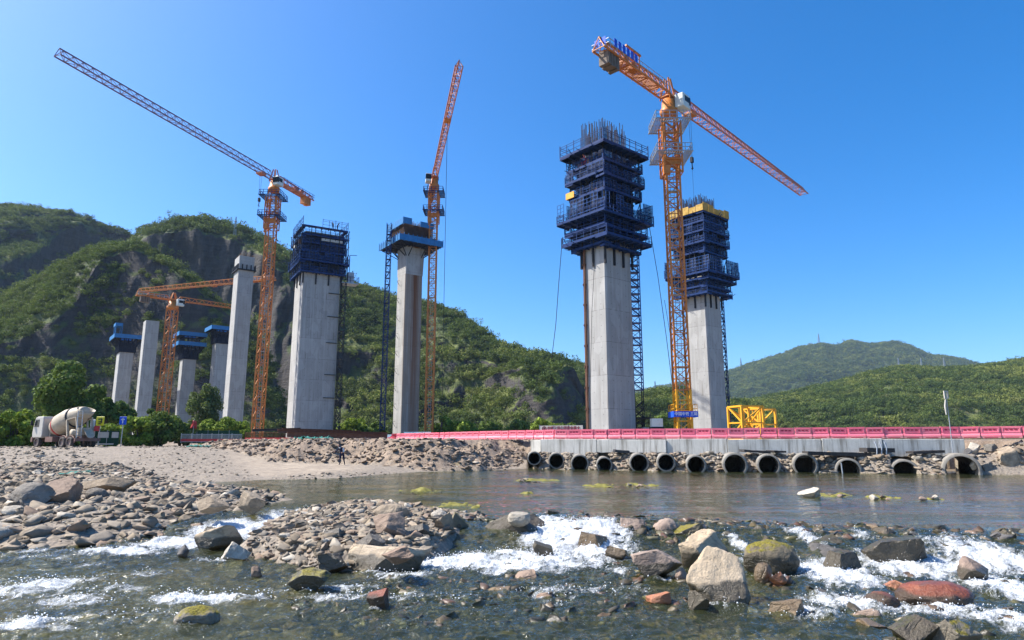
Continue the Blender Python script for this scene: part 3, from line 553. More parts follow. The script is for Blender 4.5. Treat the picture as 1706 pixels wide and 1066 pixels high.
# black sheet on the third barrier, added to stand for a shadow and gap
x, y, a = at(3.1); g = MB(); V = []
for i in range(9):
    for j in range(9):
        u, v = i / 8, j / 8; V.append((-.55 + 1.0 * u - .5 * v * (1 - u) + .12 * v, -.27 - .05 * math.sin(u * 9 + v * 4) - .12 * (1 - v), .02 + .92 * v * (1 - .5 * u) + .03 * math.sin(u * 7)))
g.add(V, [tuple(f) for f in grid_faces(9, 9)], True); o = g.build('black_sheet', M['tarpshade'], loc=(x, y, GZ + .05)); o.rotation_euler = (0, 0, a + math.pi)
o.modifiers.new('s', 'SOLIDIFY').thickness = .02; tag(o, 'black sheet added for the shadowed gap at a pink barrier', 'plastic sheet')
# dark planks and slabs under the wall
def plank(px, py, wpx, Yp, th, lab, mat='dark', rz=0.0, ry=0.0, dep=1.2):
    p = PY(px, py, Yp); w = wpx * Yp * CT / FPX; b = MB(); n = 10
    prof = [(-w / 2 + w * i / n, th / 2 + random.uniform(-.02, .03)) for i in range(n + 1)] + [(w / 2 - w * i / n, -th / 2 + random.uniform(-.04, .02)) for i in range(n + 1)]
    b.prism(prof, (0, 0, 0), (1, 0, 0), (0, 0, 1), (0, dep, 0)); o = b.build('concrete_slab' if mat != 'tarpshade' else 'black_sheet', M[mat], loc=p); o.rotation_euler = (0, ry, rz); tag(o, lab, 'slab' if mat != 'tarpshade' else 'plastic sheet'); return o
M['wetslab'] = paint('dark damp slab', (.055, .05, .047), .7, .5, (.15, .13, .11), .4, 2)
plank(1262, 752, 44, 53.4, .14, 'thin dark slab lying over the ninth culvert pipe', 'wetslab', .0, .06)
plank(1400, 756, 105, 51.2, .26, 'long dark damp slab between the tenth and eleventh culvert pipes', 'wetslab', -.05, .03)
plank(1548, 753, 50, 50.0, .16, 'dark slab under the right end of the causeway wall', 'wetslab', -.1, -.04)
plank(1037, 752, 24, 57, .2, 'crumpled black plastic on rubble left of the fifth pipe', 'tarpshade', 0, .1)
plank(1300, 752, 22, 53.5, .12, 'short dark slab over rubble right of the ninth pipe', 'wetslab', .2, .08)
plank(1468, 750, 46, 51.0, .3, 'dark broken slab under the gap in the causeway wall', 'wetslab', 0, .02)
for k in range(3):
    p = PY(1461 + k * 8, 757, 50.3); b = MB(); b.tube([(0, 0, 0), (.05, 0, .5), (.02, .2, .95)], .045, 8); tag(b.build('timber_prop', M['grey'], loc=p), 'pale prop standing under the gap in the causeway wall', 'prop', 'props under the wall gap')
p = PZ(1404, 788, 0); b = MB(); b.tube([(0, 0, -.3), (-.05, 0, .75)], .05, 8); tag(b.build('stick', M['grey'], loc=p), 'short pale stick upright in the water before a pipe', 'stick')
# ------------------------------------------------------------------ piers
def solve(M0, d, px):
    k = (px - 853) / FPX * CT; return (k * M0[1] - M0[0]) / (d[0] - k * d[1])
def pier(name, label, pl, pm, pr, Y, phi, ztop, mat='concrete', wl=None):
    m = (xat(pm, Y, 2.2), Y); dR = (math.cos(phi), math.sin(phi)); dL = (-math.sin(phi), math.cos(phi)); wR = solve(m, dR, pr); wL = wl or solve(m, dL, pl)
    c = (m[0] + dR[0] * wR / 2 + dL[0] * wL / 2, m[1] + dR[1] * wR / 2 + dL[1] * wL / 2); root = empty(name, (*c, 2.2), phi); tag(root, label, 'bridge pier', 'concrete bridge piers')
    b = MB(); hx, hy, z = wR / 2, wL / 2, ztop - 2.2; ch = .18
    b.prism([(-hx + ch, -hy), (hx - ch, -hy), (hx, -hy + ch), (hx, hy - ch), (hx - ch, hy), (-hx + ch, hy), (-hx, hy - ch), (-hx, -hy + ch)], (0, 0, 0), (1, 0, 0), (0, 1, 0), (0, 0, z))
    b.build('shaft', M[mat], root); return dict(root=root, c=c, hx=hx, hy=hy, phi=phi, Y=Y, z0=2.2)
def ring(b, hx, hy, o, z, th=.14, hole=0.15):
    X, Y, x, y = hx + o, hy + o, hx + hole, hy + hole
    b.bx(-X, X, -Y, -y, z - th, z); b.bx(-X, X, y, Y, z - th, z); b.bx(-X, -x, -y, y, z - th, z); b.bx(x, X, -y, y, z - th, z)
def perim(hx, hy, o, step):
    X, Y = hx + o, hy + o; out = []
    for (a, c) in (((-X, -Y), (X, -Y)), ((X, -Y), (X, Y)), ((X, Y), (-X, Y)), ((-X, Y), (-X, -Y))):
        n = max(1, round(math.hypot(c[0] - a[0], c[1] - a[1]) / step))
        for i in range(n): out.append((a[0] + (c[0] - a[0]) * i / n, a[1] + (c[1] - a[1]) * i / n))
    return out
def rail(b, hx, hy, o, z, h=1.2, step=1.6, rails=(.4, .8, 1.0), w=.05, gap=None):
    P = perim(hx, hy, o, step); n = len(P)
    for i, p in enumerate(P):
        q = P[(i + 1) % n]; b.bar((*p, z), (*p, z + h), w * 1.3)
        if gap and gap(p, q): continue
        for r in rails: b.bar((*p, z + h * r), (*q, z + h * r), w)
def gridscreen(b, hx, hy, o, z0, z1, sx=.9, sz=.62, w=.055):
    P = perim(hx, hy, o, sx); n = len(P); m = max(1, round((z1 - z0) / sz))
    for i, p in enumerate(P):
        q = P[(i + 1) % n]; b.bar((*p, z0), (*p, z1), w * (1.5 if i % 3 == 0 else 1))
        for j in range(m + 1): zz = z0 + (z1 - z0) * j / m; b.bar((*p, zz), (*q, zz), w)
def netsheet(hx, hy, o, z0, z1, part=None):
    b = MB(); X, Y = hx + o, hy + o; t = .02
    b.bx(-X, X, -Y - t, -Y, z0, z1); b.bx(-X, X, Y, Y + t, z0, z1); b.bx(-X - t, -X, -Y, Y, z0, z1); b.bx(X, X + t, -Y, Y, z0, z1); return b
def formwork(P, label, decks, zform, ztop_rebar, name='climbing_scaffold', rebar=True, gap=None, panelmat='navypanel', brackets=None):
    """decks: (y in photo of the deck's front corner, overhang, rail height, screen?)"""
    hx, hy, ph = P['hx'], P['hy'], P['phi']; zb = P['z0']
    def fz(y, o):
        lx, ly = -hx - o, -hy - o; Yc = P['c'][1] + lx * math.sin(ph) + ly * math.cos(ph); return zat(y, Yc)
    Z = [fz(d[0], d[1]) - zb for d in decks]; zlow = min(Z); root = empty(name, (*P['c'], zb + zlow), ph); tag(root, label, 'scaffold', 'climbing scaffolds on the pier heads')
    rg = random.Random(int(P['Y'])); SIDES = ((-1, 0), (1, 0), (0, -1), (0, 1))
    for i, (d, z) in enumerate(zip(decks, Z)):
        z -= zlow; o = d[1]; b = MB(); br = MB(); bs = MB(); bn = MB(); zt = (Z[i - 1] - zlow - .15) if i else z + d[2]
        for sx, sy in SIDES:
            os_ = o * rg.uniform(.82, 1.1) if i else o; dz = rg.uniform(-.22, .22) if i else 0; zz = z + dz; top = min(zt, zz + d[3]) if d[3] else zz
            n, t_, hn, ht = (Vector((sx, sy, 0)), Vector((-sy, sx, 0)), hx if sx else hy, hy if sx else hx); L = ht + o * (1.0 if sx else .98); A = n * (hn + .15); B = n * (hn + os_)
            b.box((A + B) / 2 + Vector((0, 0, zz - .07)), ((B - A).length, 2 * L, .14), math.atan2(n.y, n.x)); b.box(B + Vector((0, 0, zz - .02)), (.08, 2 * L, .34), math.atan2(n.y, n.x)); m = max(2, round(2 * L / 1.35))
            for q in range(m + 1):
                e = t_ * (-L + 2 * L * q / m); b.bar(A + e + Vector((0, 0, zz - .26)), B + e + Vector((0, 0, zz - .22)), .12, .2)
                if gap and i == 0 and sy == -1 and 1 <= q < 3: continue
                br.bar(B + e + Vector((0, 0, zz)), B + e + Vector((0, 0, zz + d[2] * rg.uniform(.95, 1.2))), .075)
                if q < m and not (gap and i == 0 and sy == -1 and q in (0, 2)):
                    f = t_ * (-L + 2 * L * (q + 1) / m)
                    for k in (.4, .8, 1.0): br.bar(B + e + Vector((0, 0, zz + d[2] * k)), B + f + Vector((0, 0, zz + d[2] * k)), .05)
                    if d[3] and rg.random() < .86:
                        h_ = (top - zz) * (1 if rg.random() < .75 else rg.uniform(.4, .8)); In = n * -.12
                        for k in range(3):
                            g_ = e + (f - e) * (k / 2); bs.bar(B + In + g_ + Vector((0, 0, zz)), B + In + g_ + Vector((0, 0, zz + h_)), .05)
                        kk = max(1, round(h_ / .62))
                        for k in range(kk + 1): bs.bar(B + In + e + Vector((0, 0, zz + h_ * k / kk)), B + In + f + Vector((0, 0, zz + h_ * k / kk)), .05)
                        if rg.random() < .75: bn.bar(B + In * 2 + e + Vector((0, 0, zz + h_ / 2)), B + In * 2 + f + Vector((0, 0, zz + h_ / 2)), .03, h_)
            for k in range(rg.randint(1, 3)): e = t_ * rg.uniform(-L, L); b.bar(B + e + Vector((0, 0, zz - .3)), B + e + n * rg.uniform(.3, 1.0) + t_ * rg.uniform(-.3, .3) + Vector((0, 0, zz + rg.uniform(-.2, .5))), .07)
            if i and rg.random() < .6: e = t_ * rg.uniform(-.7, .7) * L; b.box((A + B) / 2 + e + Vector((0, 0, zz + .3)), (.6, rg.uniform(.5, 1.4), .6), math.atan2(n.y, n.x))
        b.build('deck', M['navy'], root); br.cur = 1; br.add(bs.v, bs.f); br.cur = 2; br.add(bn.v, bn.f); br.build('guard_screen', [M['navy'], M['blue'], M['mesh']], root)
    z1 = fz(zform[0], .3) - zb - zlow; z0 = fz(zform[1], .3) - zb - zlow; b = MB(); t = .28
    for s in (-1, 1):
        b.bx(-hx - t, hx + t, s * (hy + t / 2 + .02) - t / 2, s * (hy + t / 2 + .02) + t / 2, z0, z1); b.bx(s * (hx + t / 2 + .02) - t / 2, s * (hx + t / 2 + .02) + t / 2, -hy, hy, z0, z1)
    for p in perim(hx, hy, t + .08, .45): b.bar((*p, z0), (*p, z1), .1)
    for j in range(int((z1 - z0) / 1.1)):
        zz = z0 + j * 1.1 + .5
        for s in (-1, 1): b.bx(-hx - t - .2, hx + t + .2, s * (hy + t + .15) - .1, s * (hy + t + .15) + .1, zz, zz + .16); b.bx(s * (hx + t + .15) - .1, s * (hx + t + .15) + .1, -hy, hy, zz, zz + .16)
    b.build('form_panel', M[panelmat], root)
    b = MB(); o0 = max(d[1] for d in decks) - .3                                    # uprights and raking struts between levels
    for p in perim(hx, hy, 1.1, 2.1): b.bar((*p, .2), (*p, max(Z) - zlow), .14)
    for i in range(len(Z) - 1):
        for p in perim(hx, hy, .35, 2.1):
            q = (p[0] + (1 if p[0] > 0 else -1) * (.9 if abs(p[0]) >= hx else 0), p[1] + (1 if p[1] > 0 else -1) * (.9 if abs(p[1]) >= hy else 0)); b.bar((*p, Z[i + 1] - zlow), (*q, Z[i] - zlow), .1)
    for p in perim(hx, hy, .12, max(1.2, hx * .8)): b.bx(p[0] - .13, p[0] + .13, p[1] - .13, p[1] + .13, -2.6, .3)      # climbing rails on the concrete
    b.build('support_frame', M['dark'], root)
    if rebar:
        b = MB(); zt = fz(ztop_rebar, .0) - zb; za = z1 + zlow
        for k, p in enumerate(perim(hx, hy, -.15, .24) + perim(hx, hy, -.8, .4)):
            hh = za + (zt - za) * random.uniform(.72, 1.06); b.bar((*p, za - .5), (p[0] + random.uniform(-.05, .05), p[1] + random.uniform(-.05, .05), hh), .075)
        for j in range(4): zz = za + .3 + j * .55; rail(b, hx, hy, -.12, zz - .0, .01, 2, (1,), .03)
        b.build('rebar', M['rebar'], P['root'])
    return root, Z, zlow
def clutter(root, P, o, z, n, seed):
    g = random.Random(seed); hx, hy = P['hx'], P['hy']
    for k in range(n):
        side = g.random() < .5; u = g.uniform(-.8, .8); b = MB(); w, d, h = g.uniform(.5, 1.1), g.uniform(.3, .6), g.uniform(.4, .9)
        x, y = (-hx - o * .55, u * hy) if side else (u * hx, -hy - o * .55); b.box((x, y, z + h / 2), (w, d, h) if not side else (d, w, h)); b.build('material_box', M[g.choice(['grey', 'redpaint', 'white', 'rust', 'cyan'])], root)
P1 = pier('bridge_pier', 'tall pale concrete pier in the centre right with a brown pipe up its side', 977, 1016.5, 1061.5, 86, R(40), zat(262, 86))
r1, Z1, zl1 = formwork(P1, 'tall navy climbing scaffold with bristling rebar on the pier left of the big crane',
    [(231, 2.1, 1.6, 0), (260, 1.4, 1.1, .9), (284, 1.6, 1.1, 1.5), (309, 1.25, 1.1, 1.5), (345, 2.4, 1.1, 2.8), (372, 1.7, 1.2, 0), (386, 2.0, 1.1, 0), (402, 1.1, 1.0, 0)], (258, 372), 193)
clutter(r1, P1, 1.5, Z1[1] - zl1, 3, 1); clutter(r1, P1, 1.4, Z1[3] - zl1, 2, 4)
b = MB(); b.bx(-P1['hx'] - 1.75, -P1['hx'] - 1.62, P1['hy'] - .2, P1['hy'] + 1.4, Z1[3] - zl1 - .2, Z1[3] - zl1 + .7); b.bx(-P1['hx'] - 1.6, -P1['hx'] - .4, P1['hy'] + 1.3, P1['hy'] + 1.42, Z1[3] - zl1 - .2, Z1[3] - zl1 + .7); b.build('yellow_panel', M['yellow'], r1)
P2 = pier('bridge_pier', 'concrete pier behind the big orange crane, far right of all piers', 1154, 1188, 1214.5, 123, R(40), zat(350, 123))
r2, Z2, zl2 = formwork(P2, 'navy climbing scaffold with yellow panels round its top, behind the big crane',
    [(350, 1.7, 1.2, 0), (364, 1.7, 1.1, 1.0), (381, 1.7, 1.1, 1.7), (398, 1.7, 1.1, 1.7), (415, 1.3, 1.1, 1.5), (447, 2.8, 1.1, 3.0), (458, 2.2, 1.1, 0), (474, 1.5, 1.1, 1.0), (484, 1.6, .8, 0)], (352, 452), 322)
b = MB(); X2, Y2 = P2['hx'] + 1.85, P2['hy'] + 1.85
for a, c in (((-X2, -Y2), (X2, -Y2)), ((X2, -Y2), (X2, Y2)), ((X2, Y2), (-X2, Y2)), ((-X2, Y2), (-X2, -Y2))):
    n = 5
    for i in range(n):
        p = [a[q] + (c[q] - a[q]) * (i + .03) / n for q in (0, 1)]; q_ = [a[q] + (c[q] - a[q]) * (i + .97) / n for q in (0, 1)]; zz = Z2[0] - zl2 + .05; hq = (1.6, 1.5, 1.3, 1.6, 1.1)[(i * 3 + int(abs(a[0] + a[1]))) % 5]; b.bar((*p, zz + hq / 2), (*q_, zz + hq / 2), .08, hq)
b.build('yellow_panel', M['yellowdirty'], r2); clutter(r2, P2, 1.7, Z2[2] - zl2, 2, 8)
P4 = pier('bridge_pier', 'wide concrete pier with a broad grey front right of the purple jibbed crane', 475, 489, 554, 138, R(30), zat(384, 138))
r4, Z4, zl4 = formwork(P4, 'navy climbing scaffold with open railed top decks on the wide left pier',
    [(374, .9, 1.9, 0), (389, 1.0, 1.1, 0), (401, .75, 1.1, 1.3), (414, .9, 1.1, 1.5), (431, 1.4, 1.1, 2.0), (449, .95, 1.1, 1.8)], (386, 449), 366, rebar=False, gap=lambda p, q: p[1] < 0 and q[1] < 0 and -P4['hx'] - .1 < p[0] < -P4['hx'] + 3.0)
b = MB(); b.box((1.5, -P4['hy'] - .9, Z4[2] - zl4 + .9), (4.6, .1, .55)); b.build('banner', M['white'], r4); clutter(r4, P4, 1.7, Z4[2] - zl4, 2, 14)
b = MB(); xx = P4['hx'] + 2.2; b.bx(P4['hx'] + .2, P4['hx'] + 4.0, -P4['hy'] - .5, -P4['hy'] + 2.2, -1.6, -1.4); b.bx(xx - .6, xx + .7, -P4['hy'] - .3, -P4['hy'] + 1.0, -1.4, 1.0); b.build('hoist_cage', M['grey'], r4)
b = MB(); rail(b, 1.9, 1.35, 0, -1.4, 1.4); b.bar((0, 0, 1.0), (0, 0, 5.2), .12); b.bar((0, 0, 5.2), (1.6, 0, 5.4), .1)
for i, v in enumerate(b.v): b.v[i] = (v[0] + P4['hx'] + 2.1, v[1] - P4['hy'] + .85, v[2])
b.build('hoist_frame', M['navy'], r4)
P3 = pier('bridge_pier', 'slim concrete pier with brown rust stripes and a flared blue topped head', 653, 667.5, 697, 150, R(35), zat(400, 150), 'concretestain')
hx, hy = P3['hx'], P3['hy']; zf0 = zat(452, 148) - 2.2; zf1 = zat(404, 147) - 2.2
b = MB(); e = .3; vs = [(-hx - .01, -hy - .01, zf0), (hx + .01, -hy - .01, zf0), (hx + .01, hy + .01, zf0), (-hx - .01, hy + .01, zf0), (-hx - e * .35, -hy - .1, zf1), (hx + e, -hy - .1, zf1), (hx + e, hy + .1, zf1), (-hx - e * .35, hy + .1, zf1)]
b.add(vs, [(3, 2, 1, 0), (4, 5, 6, 7), (0, 1, 5, 4), (1, 2, 6, 5), (2, 3, 7, 6), (3, 0, 4, 7)]); b.build('pier_head', M['concrete'], P3['root'])
root = empty('formwork_platform', (*P3['c'], 2.2 + zf1), P3['phi']); tag(root, 'bright blue formwork platform with a dark rebar cage on the slim stained pier', 'scaffold', 'climbing scaffolds on the pier heads')
b = MB(); ring(b, hx, hy, 3.3, .6, .3, -1.5); b.build('deck', M['navypanel'], root)
b = MB()
for sgn in (-1, 1): b.bx(-hx - 3.4, hx + 3.4, sgn * (hy + 3.35) - .06, sgn * (hy + 3.35) + .06, .3, 1.75); b.bx(sgn * (hx + 3.35) - .06, sgn * (hx + 3.35) + .06, -hy - 3.28, hy + 3.28, .3, 1.75)
for p in perim(hx, hy, 3.45, 1.1): b.bar((*p, .1), (*p, 2.1), .1)
b.build('fascia', M['cyan'], root); b = MB()
for p in perim(hx, hy, 2.9, 4.0):
    q = (max(-hx, min(hx, p[0])), max(-hy, min(hy, p[1]))); b.bar((*p, .2), (*q, -2.2), .16); b.bar((*p, .1), (q[0], q[1], .1), .2)
b.build('bracket', M['dark'], root); b = MB(); zc = zat(362, 146) - 2.2 - zf1
for o_, st in ((1.6, .3), (1.2, .35), (.4, .6)):
    for p in perim(hx, hy, o_, st): b.bar((*p, .6), (p[0] + random.uniform(-.05, .05), p[1], zc + random.uniform(-.3, .3)), .07)
for j in range(9): rail(b, hx, hy, 1.5, .9 + j * (zc - .9) / 9, .01, 2.5, (1,), .06)
b.bx(-hx - 1.1, hx + 1.1, -hy - 1.1, hy + 1.1, .7, zc - .6); b.build('rebar_cage', M['rebarbrown'], root)
b = MB(); b.bx(-hx - 2.1, -hx - 1.9, -hy - 1.9, hy + 1.9, zc - 1.0, zc + .5); b.bx(-hx - 2.1, -hx + .2, -hy - 2.1, -hy - 1.92, zc - .9, zc + .6); b.bx(.2, hx + 1.6, -hy - 2.1, -hy - 1.92, zc - 1.0, zc + .3)
b.build('side_form', M['cyan'], root)
P5 = pier('bridge_pier', 'tall bare concrete pier left of the purple jibbed crane mast', 367, 375, 402, 172, R(35), zat(425, 172))
b = MB(); zz = zat(447, 172) - 2.2
for p in perim(P5['hx'], P5['hy'], .25, 1.0): b.bar((*p, zz), (*p, zz + 1.3), .25)
ring(b, P5['hx'], P5['hy'], .5, zz, .3, 0); b.build('collar', M['dark'], P5['root'])
b = MB()
for p in perim(P5['hx'], P5['hy'], -.4, .8): b.bar((*p, zat(425, 172) - 2.3), (*p, zat(420, 172) - 2.2), .08)
b.build('rebar', M['rust'], P5['root'])
F2 = pier('bridge_pier', 'bare concrete pier with plain square top, second from the left', 218, 222.5, 246, 185, R(38), zat(533, 185))
def capped(label, flabel, pl, pm, pr, Y, ytop, rings, top=None):
    P = pier('bridge_pier', label, pl, pm, pr, Y, R(38), zat(ytop, Y)); hx, hy = P['hx'], P['hy']; z0 = zat(rings[-1], Y) - 2.2
    root = empty('formwork_platform', (*P['c'], 2.2 + z0), P['phi']); tag(root, flabel, 'scaffold', 'blue formwork platforms on far piers')
    for yv in rings:
        z = zat(yv, Y) - 2.2 - z0; b = MB(); ring(b, hx, hy, 2.0, z + .2, .3, 0); b.build('deck', M['dark'], root); b = MB()
        for sgn in (-1, 1): b.bx(-hx - 2.1, hx + 2.1, sgn * (hy + 2.05) - .05, sgn * (hy + 2.05) + .05, z - .2, z + 1.0); b.bx(sgn * (hx + 2.05) - .05, sgn * (hx + 2.05) + .05, -hy - 2.0, hy + 2.0, z - .2, z + 1.0)
        b.build('fascia', M['cyan'], root)
    b = MB(); b.bx(-hx - .25, hx + .25, -hy - .25, hy + .25, -4.2, -1.2); zt = zat(rings[0], Y) - 2.2 - z0
    for p in perim(hx, hy, .35, 1.0): b.bar((*p, -4.2), (*p, max(zt, .5)), .25)
    for p in perim(hx, hy, 1.8, 1.6): b.bar((*p, 0), (max(-hx, min(hx, p[0])), max(-hy, min(hy, p[1])), -3.0), .18)
    b.build('form_panel', M['navypanel'], root)
    if top:
        z = zat(top, Y) - 2.2 - z0; b = MB(); b.bx(-hx - 2.1, -hx - .2, -hy - 2.1, -hy + 2, z, z + .9); [b.bar((qx, qy, .5), (qx, qy, z), .16) for qx in (-hx - 1.9, -hx - .3) for qy in (-hy - 1.9, -hy + 1.8)]; [b.bar((-hx - 1.9, -hy - 1.9 + 1.2 * k, .5), (-hx - 1.9, -hy - .7 + 1.0 * k, z), .1) for k in range(3)]; b.build('side_form', M['cyan'], root)
    return P
capped('leftmost small concrete pier under a blue platform, left of the square topped pier', 'blue platform on the leftmost pier with a raised blue corner', 178, 183, 207, 196, 572, (563,), 545)
capped('short concrete pier under two stacked blue platforms right of the small crane', 'two stacked blue platforms on the short pier right of the small crane', 287, 292, 315, 200, 588, (559, 575))
capped('concrete pier under one blue platform, just left of the tall bare pier', 'single blue platform on the pier left of the tall bare pier', 340, 346, 368, 200, 556, (549,))
# pump pipe on P1, pier side gear
def world_of(P, lx, ly, z): c, s = math.cos(P['phi']), math.sin(P['phi']); return Vector((P['c'][0] + lx * c - ly * s, P['c'][1] + lx * s + ly * c, z))
z1 = zat(396, 86); b = MB(); base = world_of(P1, -P1['hx'] - .2, P1['hy'] * .74, 2.3)
b.tube([(0, 0, 0), (0, 0, z1 - 2.3)], .14, 10); b.tube([(-.12, .34, 0), (-.12, .34, z1 - 3.3)], .08, 8)
for j in range(9): zz = 1.5 + j * (z1 - 4) / 9; b.box((-.05, .15, zz), (.5, .4, .22)); 
tag(b.build('pump_pipe', M['rust'], loc=base), 'brown concrete pump pipe clamped up the edge of the centre right pier', 'pipe')
def hang(name, label, pts, r=.04, mat='dark'):
    b = MB(); p0 = pts[0]; b.tube([p - p0 for p in pts], r, 6); tag(b.build(name, M[mat], loc=p0), label, 'cable')
hang('hanging_cable', 'thin cable hanging on the face of the centre right pier', [PY(992, 410, 84.2), PY(986, 520, 84.3), PY(984, 620, 84.4), PY(983, 717, 84.5)], .03)
hang('hanging_cable', 'loose cable dangling left of the centre right pier', [PY(937, 395, 84), PY(931, 470, 84), PY(926, 540, 84), PY(919, 598, 84)], .045)
hang('hanging_cable', 'slack cable from the scaffold down toward the big crane base', [PY(1082, 378, 84), PY(1096, 460, 84.5), PY(1110, 560, 85), PY(1120, 640, 86), PY(1124, 700, 88)], .04)
hang('hanging_cable', 'straight cable beside the big crane mast', [PY(1107, 500, 86), PY(1117, 560, 86), PY(1121, 640, 86), PY(1122, 690, 86)], .03)
# stair / hoist towers
def tower(name, label, px, Y, ytop, ybot, w, mat='navy', bay=1.5, cat='scaffold tower'):
    z1 = zat(ytop, Y); z0 = zat(ybot, Y); x = xat(px, Y, 2.2); root = empty(name, (x, Y, z0)); tag(root, label, cat, 'scaffold access towers'); H = z1 - z0; b = MB(); h = w / 2
    for sx in (-h, h):
        for sy in (-h, h): b.bar((sx, sy, 0), (sx, sy, H), .12)
    n = int(H / bay)
    for i in range(n + 1):
        z = i * bay
        for a, c in (((-h, -h), (h, -h)), ((h, -h), (h, h)), ((h, h), (-h, h)), ((-h, h), (-h, -h))): b.bar((*a, z), (*c, z), .07); b.bar((*a, z), (*c, min(H, z + bay)), .05)
    b.build('frame', M[mat], root); b = MB()
    for i in range(n):
        z = i * bay; s = 1 if i % 2 else -1; b.bar((-h * s, -h * .4, z), (h * s, -h * .4, min(H, z + bay)), .45, .08); b.bx(-h, h, -h, h, z - .04, z)
    b.build('stair', M[mat], root)
tower('stair_tower', 'blue stair tower against the right side of the centre right pier', 1066, 92, 425, 650, 1.3, 'blue', 1.05)
tower('stair_tower', 'thin dark stair tower on the right edge of the rightmost pier', 1215, 128, 500, 716, .8)
tower('stair_tower', 'dark stair tower along the right edge of the wide pier', 560, 141, 470, 716, 1.0, 'dark')
tower('stair_tower', 'slender blue stair tower left of the slim stained pier', 636, 148, 372, 716, 1.0, 'navy')
root = empty('lift_enclosure', (xat(1066, 92, 2.2), 92, 2.4)); tag(root, 'dark lattice lift base under the blue stair tower', 'lift base'); b = MB()
for sx in (-.6, .6):
    for sy in (-.6, .6): b.bar((sx, sy, 0), (sx, sy, zat(648, 92) - 2.4), .12)
for j in range(5):
    for sy in (-.6, .6): b.bar((-.6, sy, j * 1.1), (.6, sy, j * 1.1 + 1.1), .1); b.bar((.6, sy, j * 1.1), (-.6, sy, j * 1.1 + 1.1), .1)
b.build('frame', M['dark'], root); b = MB(); b.box((.1, -1.0, 3.1), (3.0, 1.2, .15)); rail(b, 1.4, .6, 0, 2.0, 1.3, 1.0); b.build('platform', M['dark'], root)
b = MB(); b.box((.75, -1.1, .95), (1.1, 1.0, 1.9)); b.build('concrete_block', M['white'], root)
root = empty('pump_unit', (xat(1095, 86, 2.2), 86, 2.4)); tag(root, 'dark machine with a pale cabinet on top beside the big crane', 'machine'); b = MB()
b.box((0, 0, 2.35), (1.4, 1.2, 1.1)); b.box((0, -.62, 2.5), (1.0, .05, .5)); b.build('cabinet', M['cab'], root); b = MB(); b.box((.2, 0, 1.1), (2.4, 1.6, .9)); b.box((0, 0, 1.7), (1.7, 1.3, .3)); b.bar((-.8, 0, 0), (-.8, 0, 1), .3); b.bar((1.1, 0, 0), (.6, 0, 1), .4); b.bar((-.9, -.7, 2.9), (-.9, -.7, 3.6), .08); b.build('engine', M['dark'], root)
# ties between piers and mast / side platforms
for (pr_, lab, ys_) in ((P4, 'wide pier', (480, 520, 565, 620, 660)), ):
    for k, yv in enumerate(ys_):
        p = world_of(pr_, pr_['hx'] - 1.2, -pr_['hy'] - .12, zat(yv, 136)); b = MB(); b.box((0, 0, 0), (2.6, .2, .12), pr_['phi']); b.bar((1.2, .5, 0), (2.2, 1.0, .05), .1); tag(b.build('tie_bracket', M['dark'], loc=p), 'dark horizontal tie bracket on the wide pier front', 'bracket', 'tie brackets on the wide pier')
for k, yv in enumerate(range(470, 720, 30)):
    p = world_of(P3, -P3['hx'] - .1, P3['hy'] * .3, zat(yv, 149)); b = MB(); b.bar((0, 0, 0), (-.5, -.5, .9), .07); b.bar((0, 0, 1.2), (-.55, -.45, 1.0), .07); tag(b.build('tie_bracket', M['dark'], loc=p), 'small dark bracket on the lit side of the slim stained pier', 'bracket', 'brackets on the slim pier')
# ------------------------------------------------------------------ tower cranes
def mast(b, w, z0, z1, bay=1.6, ch=.2, br=.09, kx=True):
    h = w / 2; cs = [(-h, -h), (h, -h), (h, h), (-h, h)]; n = max(1, round((z1 - z0) / bay)); bay = (z1 - z0) / n
    for c in cs: b.bar((*c, z0), (*c, z1), ch)
    for i in range(n):
        z = z0 + i * bay
        for k in range(4):
            a, c = cs[k], cs[(k + 1) % 4]; b.bar((*a, z), (*c, z), br)
            if (i + k) % 2: b.bar((*a, z), (*c, z + bay), br)
            else: b.bar((*c, z), (*a, z + bay), br)
def jibtruss(b, o, d, L, bw, h0, h1, bay=1.6, ch=.16, br=.07, x0=0.0):
    n = Vector((-d.y, d.x, 0)); m = max(2, round(L / bay)); st = L / m; up = Vector((0, 0, 1)); prev = None
    for i in range(m + 1):
        t = i * st; h = h0 + (h1 - h0) * i / m; c = o + d * (x0 + t); cur = (c + n * bw / 2, c - n * bw / 2, c + up * h + d * (st * .5 if i < m else -st * .1))
        b.bar(cur[0], cur[1], br)
        if prev:
            for k in range(3): b.bar(prev[k], cur[k], ch)
            b.bar(prev[2], cur[0], br); b.bar(prev[2], cur[1], br); b.bar(prev[0] if i % 2 else prev[1], cur[1] if i % 2 else cur[0], br)
        b.bar(cur[0], cur[2], br); b.bar(cur[1], cur[2], br); prev = cur
